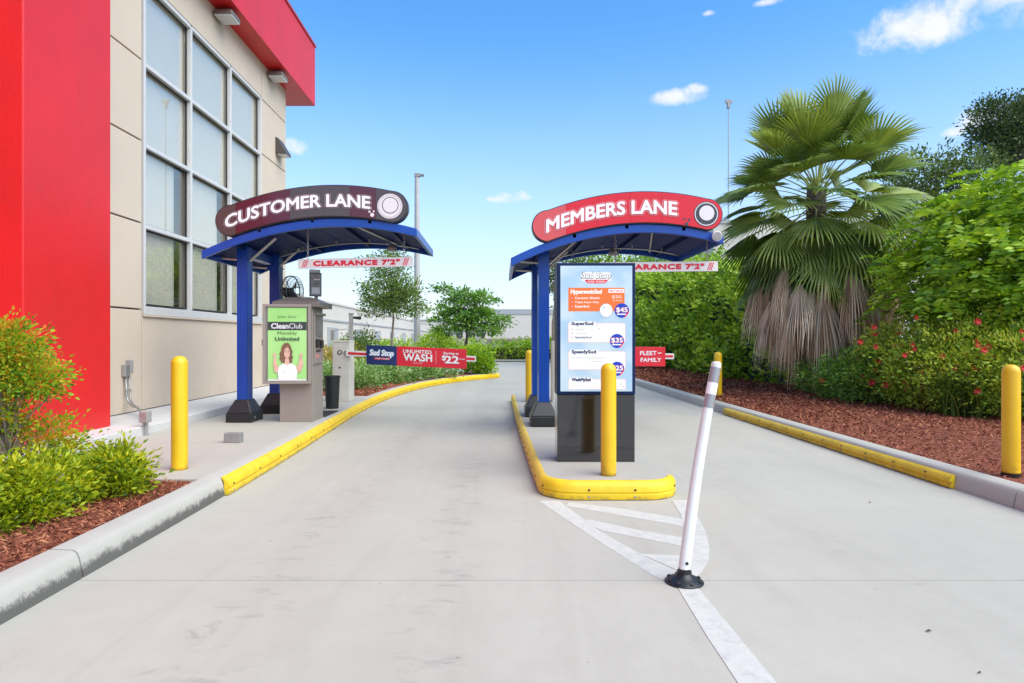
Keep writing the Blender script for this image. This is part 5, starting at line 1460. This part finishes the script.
def bg_trees():
    Y = 20.0; X = lambda p, y=Y: (p - 500) / 640 * y; Z = lambda p, y=Y: 1.25 - (p - 340) / 640 * y
    bl = [(X(390), Y, Z(268), .55, .5, .50), (X(385), Y, Z(290), .78, .6, .45), (X(398), Y, Z(302), .75, .6, .38), (X(376), Y, Z(308), .50, .4, .30), (X(408), Y, Z(288), .40, .4, .35), (X(392), Y, Z(252), .28, .3, .25), (X(369), Y, Z(262), .22, .25, .16), (X(416), Y, Z(310), .3, .3, .22)]
    tree('thin_tree', X(392.5), Y, Z(300), 'slender young tree with sparse foliage in front of the pale light pole', bl, LF_TREE, 620, 13, .095, .042, .11, .045, shell=.5, limbn=60, z=.14)
    Y = 23.0
    X = lambda p, y=Y: (p - 500) / 640 * y; Z = lambda p, y=Y: 1.25 - (p - 340) / 640 * y
    bl = [(X(462), Y, Z(296), .62, .5, .24), (X(444), Y, Z(289), .26, .3, .12), (X(484), Y, Z(299), .52, .5, .20), (X(450), Y, Z(308), .62, .5, .20), (X(480), Y, Z(314), .75, .6, .22), (X(500), Y, Z(322), .42, .4, .14), (X(441), Y, Z(319), .34, .4, .20), (X(462), Y, Z(323), .70, .5, .20), (X(487), Y, Z(330), .48, .5, .15), (X(505), Y, Z(319), .2, .3, .08), (X(447), Y, Z(330), .4, .4, .14)]
    tree('round_tree', X(466), Y, Z(322), 'broad bright green tree with a short trunk behind the barrier board tip', bl, LF_MID, 250, 26, .13, .055, .12, .07, BARKD, limbn=60, shell=.55, droop=.3, flat=.4, lump=.3)
    # far hedge across the lane
    o = thing('far_hedge', (.8, 37.2, 0), 'low clipped hedge running across beyond the end of the drive', 'hedge')
    blobs = [(x, 37.3, .62, .75, .5, .62) for x in np.linspace(-9, 9, 19)]
    crown('foliage', o, LF_HEDGE, blobs, 1100, 13, .17, .08, .16, zmin=.02)
    part('stems', MB().box(-9.3, 9.3, 37.2, 37.4, 0, .8), BARKD, o)
    Y = 33.0
    X = lambda p, y=Y: (p - 500) / 640 * y; Z = lambda p, y=Y: 1.25 - (p - 340) / 640 * y
    for xc, tp, w, lb, mm in ((585, 254, 1.5, 'leafy green tree showing under the island canopy just left of the menu screen top', LF_TREE), (618, 247, 1.6, 'green tree showing between the island canopy and the top of the menu screen', LF_HEDGE), (652, 252, 1.5, 'green tree beyond the hedge above the clearance board lettering', LF_MID), (690, 250, 1.6, 'green tree beyond the hedge above the right end of the clearance board', LF_HEDGE)):
        zt = Z(tp)
        tree('far_tree', X(xc), Y, zt - 1.6, lb, [(X(xc), Y, zt - .9, w, 1, .95), (X(xc) + .8, Y, zt - 1.7, w * .9, 1, .9), (X(xc) - .7, Y, zt - 1.6, w * .8, 1, .8), (X(xc) + .2, Y, zt - 2.6, w * 1.1, 1, .8)], mm, 300, 13, .20, .09, .2, .12, BARKD, limbn=14)
    # dead hanging frond / leaning trunk seen between posts
    Y = 30.0
    tree('bare_palm', (554 - 500) / 640 * Y, Y, 4.0, 'thin bare trunked tree seen in the gap beside the island posts', [((553 - 500) / 640 * Y, Y, 3.9, .55, .5, .5), ((556 - 500) / 640 * Y, Y, 4.5, .6, .5, .4)], LF_DARK, 110, 14, .16, .05, .15, .09, limbn=12)


bg_trees()


# ---- the big hedge on the right
def big_hedge():
    o = thing('tall_hedge', (7.0, 20, .15), 'tall dense green hedge wall behind the mulch, left of the palm', 'hedge')
    blobs = []
    for y in np.arange(13.3, 31, 1.0):
        f = 6.15 - max(0, y - 18) * .055
        for z in (.55, 1.4, 2.25):
            blobs.append((f + 1.0 + rng.uniform(-.25, .25), y + rng.uniform(-.3, .3), z + rng.uniform(-.15, .15), 1.0 + rng.uniform(-.25, .15), rng.uniform(.6, .9), rng.uniform(.5, .75)))
        top = 3.0 if y < 16 else (3.1 + (y - 16) * .07)
        blobs.append((f + 1.15, y, top - .25, .85, .8, .60 + rng.uniform(-.1, .14)))
    # only leaves that can be seen or reflected: the lane side, top and near end
    crown('foliage', o, LF_HEDGE, blobs, 5200, 13, .17, .085, .13, lump=.42, outw=.7, zmin=.17, shell=.85, cull=lambda P: (P[:, 0] < 7.4) | (P[:, 2] > 2.9))
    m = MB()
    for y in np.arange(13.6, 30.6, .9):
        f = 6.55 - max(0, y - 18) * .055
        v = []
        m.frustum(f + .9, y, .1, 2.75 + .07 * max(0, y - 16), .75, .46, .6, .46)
    part('inner_branches', m, mat('hedge_shade', (.012, .022, .008), .95, var=.4, vscale=5, bump=.6, bscale=12), o)  # solid dark core added against see-through, coloured as the shade inside


big_hedge()


def fan_leaf(m, hub, az, el, plen, R, amax=115, nseg=34, droop=.25, tint=.5, roll=0, curl=.35, tipdroop=.22, fold=0.0, petdroop=.25, arr=None):
    """a palmate leaf: petiole, pleated blade, split drooping tips"""
    hub = Vector(hub); d = Vector((math.cos(el) * math.cos(az), math.cos(el) * math.sin(az), math.sin(el)))
    side = Vector((-math.sin(az), math.cos(az), 0)); up = d.cross(side) * -1
    if up.z < 0 and el > 0: up = -up
    side = (Matrix.Rotation(roll, 3, d) @ side); up = (Matrix.Rotation(roll, 3, d) @ up)
    V, T, t = arr
    # petiole
    n = 5; pp = []
    for i in range(n + 1):
        u = i / n; p = hub + d * plen * u; p.z -= petdroop * plen * u * u; pp.append(p)
    tang = (pp[-1] - pp[-2]).normalized()
    o = len(V)
    w = .022
    for i, p in enumerate(pp):
        ww = w * (1 - .5 * i / n); V += [p - side * ww, p + side * ww, p + up * ww * .8]; t += [.85] * 3
    for i in range(n):
        a = o + i * 3
        for q in ((0, 1), (1, 2), (2, 0)):
            T += [(a + q[0], a + q[1], a + 3 + q[1]), (a + q[0], a + 3 + q[1], a + 3 + q[0])]
    base = pp[-1]; d2 = (tang * .8 + d * .2).normalized(); up2 = side.cross(d2); 
    if up2.dot(up) < 0: up2 = -up2
    da = 2 * math.radians(amax) / nseg
    def pos(a, r, lift=0):
        # blade folds along its midrib (fold) and sags with distance
        x, y = r * math.cos(a), r * math.sin(a)
        p = base + d2 * x + side * y * math.cos(fold) + up2 * (abs(y) * math.sin(fold) + lift)
        p.z -= droop * (r / R) ** 2 * R * .5
        return p
    for i in range(nseg):
        a = -math.radians(amax) + da * (i + .5); rel = abs(a) / math.radians(amax)
        Rl = R * (1 - .30 * rel ** 2) * random.uniform(.92, 1.04); rs = Rl * .45
        b = len(V); tn = min(1, max(0, tint + random.uniform(-.16, .16)))
        tipd = Vector((0, 0, -1)) * Rl * tipdroop * random.uniform(.4, 1.5)
        V += [base.copy(), pos(a - da / 2, rs, 0), pos(a, rs, .02 + rs * .06), pos(a + da / 2, rs, 0), pos(a - da * .20, Rl * .80, 0) + tipd * .3, pos(a + da * .20, Rl * .80, 0) + tipd * .3, pos(a + random.uniform(-.03, .03), Rl, 0) + tipd]
        t += [tn + .1, tn, tn, tn, tn, tn, min(1, tn + .2)]
        T += [(b, b + 1, b + 2), (b, b + 2, b + 3), (b + 1, b + 4, b + 2), (b + 2, b + 4, b + 5), (b + 2, b + 5, b + 3), (b + 4, b + 6, b + 5)]


def palm():
    x, y, z0 = 6.44, 13.0, .15
    hub = Vector((x, y, 1.25 + 154 / 640 * 13))
    o = thing('fan_palm', (x, y, z0), 'large fan palm with a skirt of dead brown fronds hanging below its green crown', 'palm tree')
    mb = MB(); n = 12
    mb.tube([(x + .02 * math.sin(i), y, z0 - .05 + (hub.z - z0) * i / n) for i in range(n + 1)], [.26 - .08 * i / n for i in range(n + 1)], 14)
    part('trunk', mb, BARKD, o, smooth='all')
    # directions: golden spiral from upright to drooping
    specs = []
    N = 84
    for i in range(N):
        u = i / (N - 1); az = i * 2.39996 + .3; el = math.radians(80 - 112 * u ** .74)
        specs.append((az, el, u))
    for az, el, u in specs:
        arr = ([], [], [])
        pl = random.uniform(1.0, 1.5) if u < .6 else random.uniform(.85, 1.2); R = random.uniform(.86, 1.04)
        h = hub - Vector((0, 0, u * .75))
        fan_leaf(None, h, az, el, pl, R, amax=random.uniform(88, 112), nseg=34, droop=.14 + .45 * u, tint=random.uniform(.12, .7) - (.1 if u > .6 else 0) + (.15 if u < .2 else 0), roll=random.uniform(-.5, .5) + (math.pi / 2 * random.uniform(-.5, .5) if u < .4 else 0),
                 tipdroop=.03 + .13 * u, fold=random.uniform(.1, .5), petdroop=.06 + .32 * u, arr=arr)
        fast_mesh('frond', np.array([tuple(v) for v in arr[0]]), np.array(arr[1]), LF_PALM, o, tint=np.clip(arr[2], 0, 1))
    # skirt: folded dead fronds, broad under the crown and ragged towards the foot
    for i in range(190):
        u = (i / 189) ** .9; az = i * 2.39996 + random.uniform(-.35, .35); z = hub.z - .72 - 1.5 * u + random.uniform(-.15, .15)
        arr = ([], [], []); el = math.radians(random.uniform(-38, -8) - 52 * u)
        fan_leaf(None, (x + .15 * math.cos(az), y + .15 * math.sin(az), z), az, el, random.uniform(.95, 1.3) * (1 - .74 * u), random.uniform(.5, .95) * (1 - .2 * u), amax=random.uniform(20, 65), nseg=18, roll=random.uniform(-1, 1), droop=random.uniform(.5, 1.3), tint=random.uniform(.1, .95), tipdroop=random.uniform(.3, .7),
                 fold=random.uniform(.3, .9), petdroop=.55, arr=arr)
        V = np.array([tuple(v) for v in arr[0]]); V[:, 2] = np.maximum(V[:, 2], z0 + .02)
        fast_mesh('dead_frond', V, np.array(arr[1]), LF_DEAD, o, tint=np.clip(arr[2], 0, 1))


palm()


def sprays(name, parent, m, P, U, leaflets, rl, ll, lw, droop=.5):
    """pinnate leaves: a drooping midrib with paired leaflets"""
    n = len(P); k = leaflets
    out = unit(U * np.array([1, 1, .35]) + rng.normal(size=(n, 3)) * .45)
    side = unit(np.cross(out, np.array([0, 0, 1.0])))
    s = rng.uniform(.65, 1.2, n) * rl
    C = []; D = []; t = np.clip(rng.normal(.45, .2, n) + U[:, 2] * .22, 0, 1)
    for j in range(k):
        u = (j + .5) / k
        pos = P + out * (s * u)[:, None] + np.array([0, 0, -1.0]) * (s * droop * u * u)[:, None]
        for sg in (-1, 1):
            C.append(pos); D.append(unit(side * sg + out * .55 + np.array([0, 0, -.25]) + rng.normal(size=(n, 3)) * .12))
    C = np.concatenate(C); D = np.concatenate(D); L = np.tile(s / rl, 2 * k) * ll * np.repeat(np.sin(np.linspace(.35, 2.6, k)) * .6 + .45, 2 * n)
    V, T = leaf_arrays(C, D, L, L / ll * lw, .08)
    tt = np.tile(t, 2 * k)
    return fast_mesh(name, V, T, m, parent, tint=np.repeat(tt, 4))


def right_plants():
    # bright pinnate tree: layered, drooping sprays
    x, y = 8.7, 10.2
    o = thing('feathery_tree', (x, y, .15), 'bright green feathery leaved tree spreading over the right side above the bollard', 'tree')
    blobs = [(8.7, 10.2, 2.6, 1.7, 1.5, .95), (9.2, 10.0, 3.45, 1.5, 1.3, .75), (7.6, 10.2, 2.9, .9, .9, .5), (7.3, 10.4, 2.15, .85, .8, .45), (8.3, 9.5, 1.9, 1.2, .8, .6), (9.6, 9.3, 2.3, 1.2, 1.0, .9), (8.35, 10.6, 3.6, .75, .7, .35), (10.0, 9.8, 4.0, 1.0, .8, .35), (7.9, 9.7, 1.35, .8, .6, .5), (9.3, 8.7, 1.3, .9, .7, .7)]
    P, U, _ = blob_points(blobs, 3000, shell=.85, lump=.30)
    sprays('crown', o, LF_BRIGHT, P, U, 8, .50, .15, .058, .6)
    mb = MB(); mb.tube([(x, y, .1), (x - .05, y, .9), (x + .05, y - .05, 1.8), (x, y, 2.6)], [.11, .09, .08, .05], 9); part('trunk', mb, BARKD, o, smooth='all')
    limbs('limbs', o, BARKD, (x, y, 1.6), P, .035, .008, 70, .35)
    V, T = leaf_arrays(P[:70] + U[:70] * .1 + np.array([0, 0, .08]), unit(rng.normal(size=(70, 3)) * .5 + np.array([0, -.5, .6])), np.full(70, .07), np.full(70, .05))
    fast_mesh('blossoms', V, T, M_OFFW, o, kind='stuff')
    # dark tree far behind
    Y = 20.0; X = lambda p, y=Y: (p - 500) / 640 * y; Z = lambda p, y=Y: 1.25 - (p - 340) / 640 * y
    bl = [(X(1003), Y, Z(118), .95, .9, .62), (X(988), Y, Z(134), .42, .5, .4), (X(1022), Y, Z(135), .9, .8, .8), (X(992), Y, Z(107), .45, .5, .3), (X(1010), Y, Z(150), 1.1, .8, .6), (X(1040), Y, Z(110), .8, .8, .8)]
    tree('dark_tree', X(1010), Y, Z(150), 'tall dark olive tree rising behind the feathery tree at the top right', bl, LF_DARK, 900, 13, .11, .05, .13, .16, BARKD, limbn=60, z=-.1)
    Y = 18.5
    X = lambda p, y=Y: (p - 500) / 640 * y; Z = lambda p, y=Y: 1.25 - (p - 340) / 640 * y
    bl = [(X(925), Y, Z(172), 1.0, .8, .75), (X(905), Y, Z(190), .9, .8, .8), (X(950), Y, Z(180), .9, .8, .7), (X(975), Y, Z(165), .7, .7, .5), (X(915), Y, Z(230), 1.3, .9, 1.2), (X(965), Y, Z(225), 1.5, .9, 1.2), (X(1010), Y, Z(200), 1.2, .9, 1.0)]
    tree('grey_green_tree', X(935), Y, Z(215), 'greyish green rounded tree showing between the palm and the feathery tree', bl, LF_OLIVE, 1100, 13, .12, .05, .14, .14, BARKD, limbn=40, z=-.1)
    Y = 21.
    bl = [(8.6, 22, 2.8, 1.2, 1.0, 1.2), (9.6, 21, 2.7, 1.3, 1, 1.3), (11.2, 20, 2.9, 1.4, 1, 1.4), (12.6, 19, 3, 1.4, 1, 1.4), (10.4, 21, 1.4, 2.2, 1, 1.2), (13.6, 18, 1.6, 2.2, 1, 1.4)]
    shrub('back_bush', 11, 20.5, 0, 'dense dark green bushes filling the gap behind the palm skirt', 'bush', bl, LF_DARK, 1500, 12, .15, .07, .16, 20, BARKD)
    # flowering bushes between mulch and tree
    spots = [(6.45, 12.2, .85, 'small dark leafy shrub at the foot of the palm skirt', LF_MID, 0), (6.35, 11.1, .95, 'leafy shrub with a few red blooms right of the palm skirt', LF_MID, 3), (6.65, 10.3, 1.45, 'yellowish green bush with many red flowers in front of the white wall gap', LF_FLOW, 34),
             (6.75, 9.5, 1.3, 'loose bush with red flowers in the middle of the flower row', LF_FLOW, 26), (7.15, 8.7, 1.2, 'shaggy flowering bush left of the right bollard', LF_FLOW, 12), (7.5, 7.9, 1.2, 'dark leafy bush directly behind the right bollard', LF_MID, 3), (8.2, 7.2, 1.5, 'dark leafy bush at the right edge of the picture', LF_MID, 0)]
    for x, y, h, lb, m, nf in spots:
        w = .62 + h * .12
        o = thing('flowering_bush' if nf else 'leafy_shrub', (x, y, .18), lb, 'bush')
        bl = [(x, y, .18 + h * .5, w, w, h * .5), (x + .25, y + .2, .18 + h * .65, w * .7, w * .7, h * .38), (x - .15, y - .3, .18 + h * .3, w * .7, w * .6, h * .32), (x - .2, y + .35, .18 + h * .4, w * .6, w * .6, h * .42), (x + .5, y, .18 + h * .55, w * .7, w * .8, h * .52)]
        c, P = crown('foliage', o, m, bl, 780, 13, .066, .026, .075, zmin=.17, shell=.72)
        limbs('stems', o, BARKD, (x, y, .15), P, .012, .003, 18, .35)
        if nf:
            vis = P[(P[:, 0] < x + .3) & (P[:, 2] > .4)]
            for q in vis[rng.choice(len(vis), nf)]:
                c0 = Vector(q) + Vector((-.10, -.14, .06)); mb = MB()
                r = random.uniform(.034, .052)
                for k in range(7):
                    a = 2 * math.pi * k / 7; e1 = c0 + Vector((math.cos(a) * r * 1.2, -.02 + .02 * math.sin(k * 2), math.sin(a) * r * 1.2)); e2 = c0 + Vector((math.cos(a + .7) * r, -.03, math.sin(a + .7) * r)); mb.add([c0, e1, e2], [(0, 1, 2)])
                    a += .4; e1 = c0 + Vector((math.cos(a) * r * .7, -.035, math.sin(a) * r * .7)); e2 = c0 + Vector((math.cos(a + .9) * r * .7, -.04, math.sin(a + .9) * r * .7)); mb.add([c0 + Vector((0, -.012, 0)), e1, e2], [(0, 1, 2)])
                part('flower', mb, FLOWER, o)
    # arching grass clump
    o = thing('grass_clump', (6.35, 9.05, .17), 'arching clump of long pale grass blades at the front of the flower row', 'grass clump')
    n = 420; a = rng.uniform(0, 2 * np.pi, n); L = rng.uniform(.5, 1.15, n); k = 6
    V = []; T = []; W = rng.uniform(.006, .011, n); reach = rng.uniform(.25, .75, n)
    for i in range(n):
        b = len(V); ux, uy = math.cos(a[i]), math.sin(a[i]); bx, by = 6.55 + rng.normal(0, .12), 9.05 + rng.normal(0, .12)
        for j in range(k + 1):
            u = j / k; r = reach[i] * L[i] * u ** 1.5; z = .17 + L[i] * (1.25 * u - .72 * u ** 2.4); w = W[i] * (1 - u * .85)
            V += [(bx + ux * r - uy * w, by + uy * r + ux * w, z), (bx + ux * r + uy * w, by + uy * r - ux * w, z)]
        T += [(b + 2 * j, b + 2 * j + 1, b + 2 * j + 3, b + 2 * j + 2) for j in range(k)]
    fast_mesh('blades', V, T, mat_leaf('grass_blades', [(.05, .10, .02), (.10, .19, .03), (.2, .3, .06)], trans=.3, tintmix=0), o, kind='stuff')


right_plants()

# small litter on the concrete
for (a, b, s, lb) in ((929, 632, .017, 'dark dead leaf lying on the near right concrete'), (657, 455, .02, None), (870, 503, .014, 'small dark leaf on the right lane near the yellow bumper'), (980, 674, .011, 'tiny brown twig near the bottom right corner')):
    if not lb: continue
    p = gr(a, b, 0); mb = MB()
    mb.add([(p.x - s, p.y, .003), (p.x - s * .2, p.y - s * .45, .009), (p.x + s, p.y + .004, .004), (p.x + s * .1, p.y + s * .4, .010)], [(0, 1, 2), (0, 2, 3)])
    tag(part('dead_leaf', mb, mat('dead_leaf', (.05, .035, .02), .8, var=.3, vscale=50), base=(p.x, p.y, 0)), lb, 'leaf')
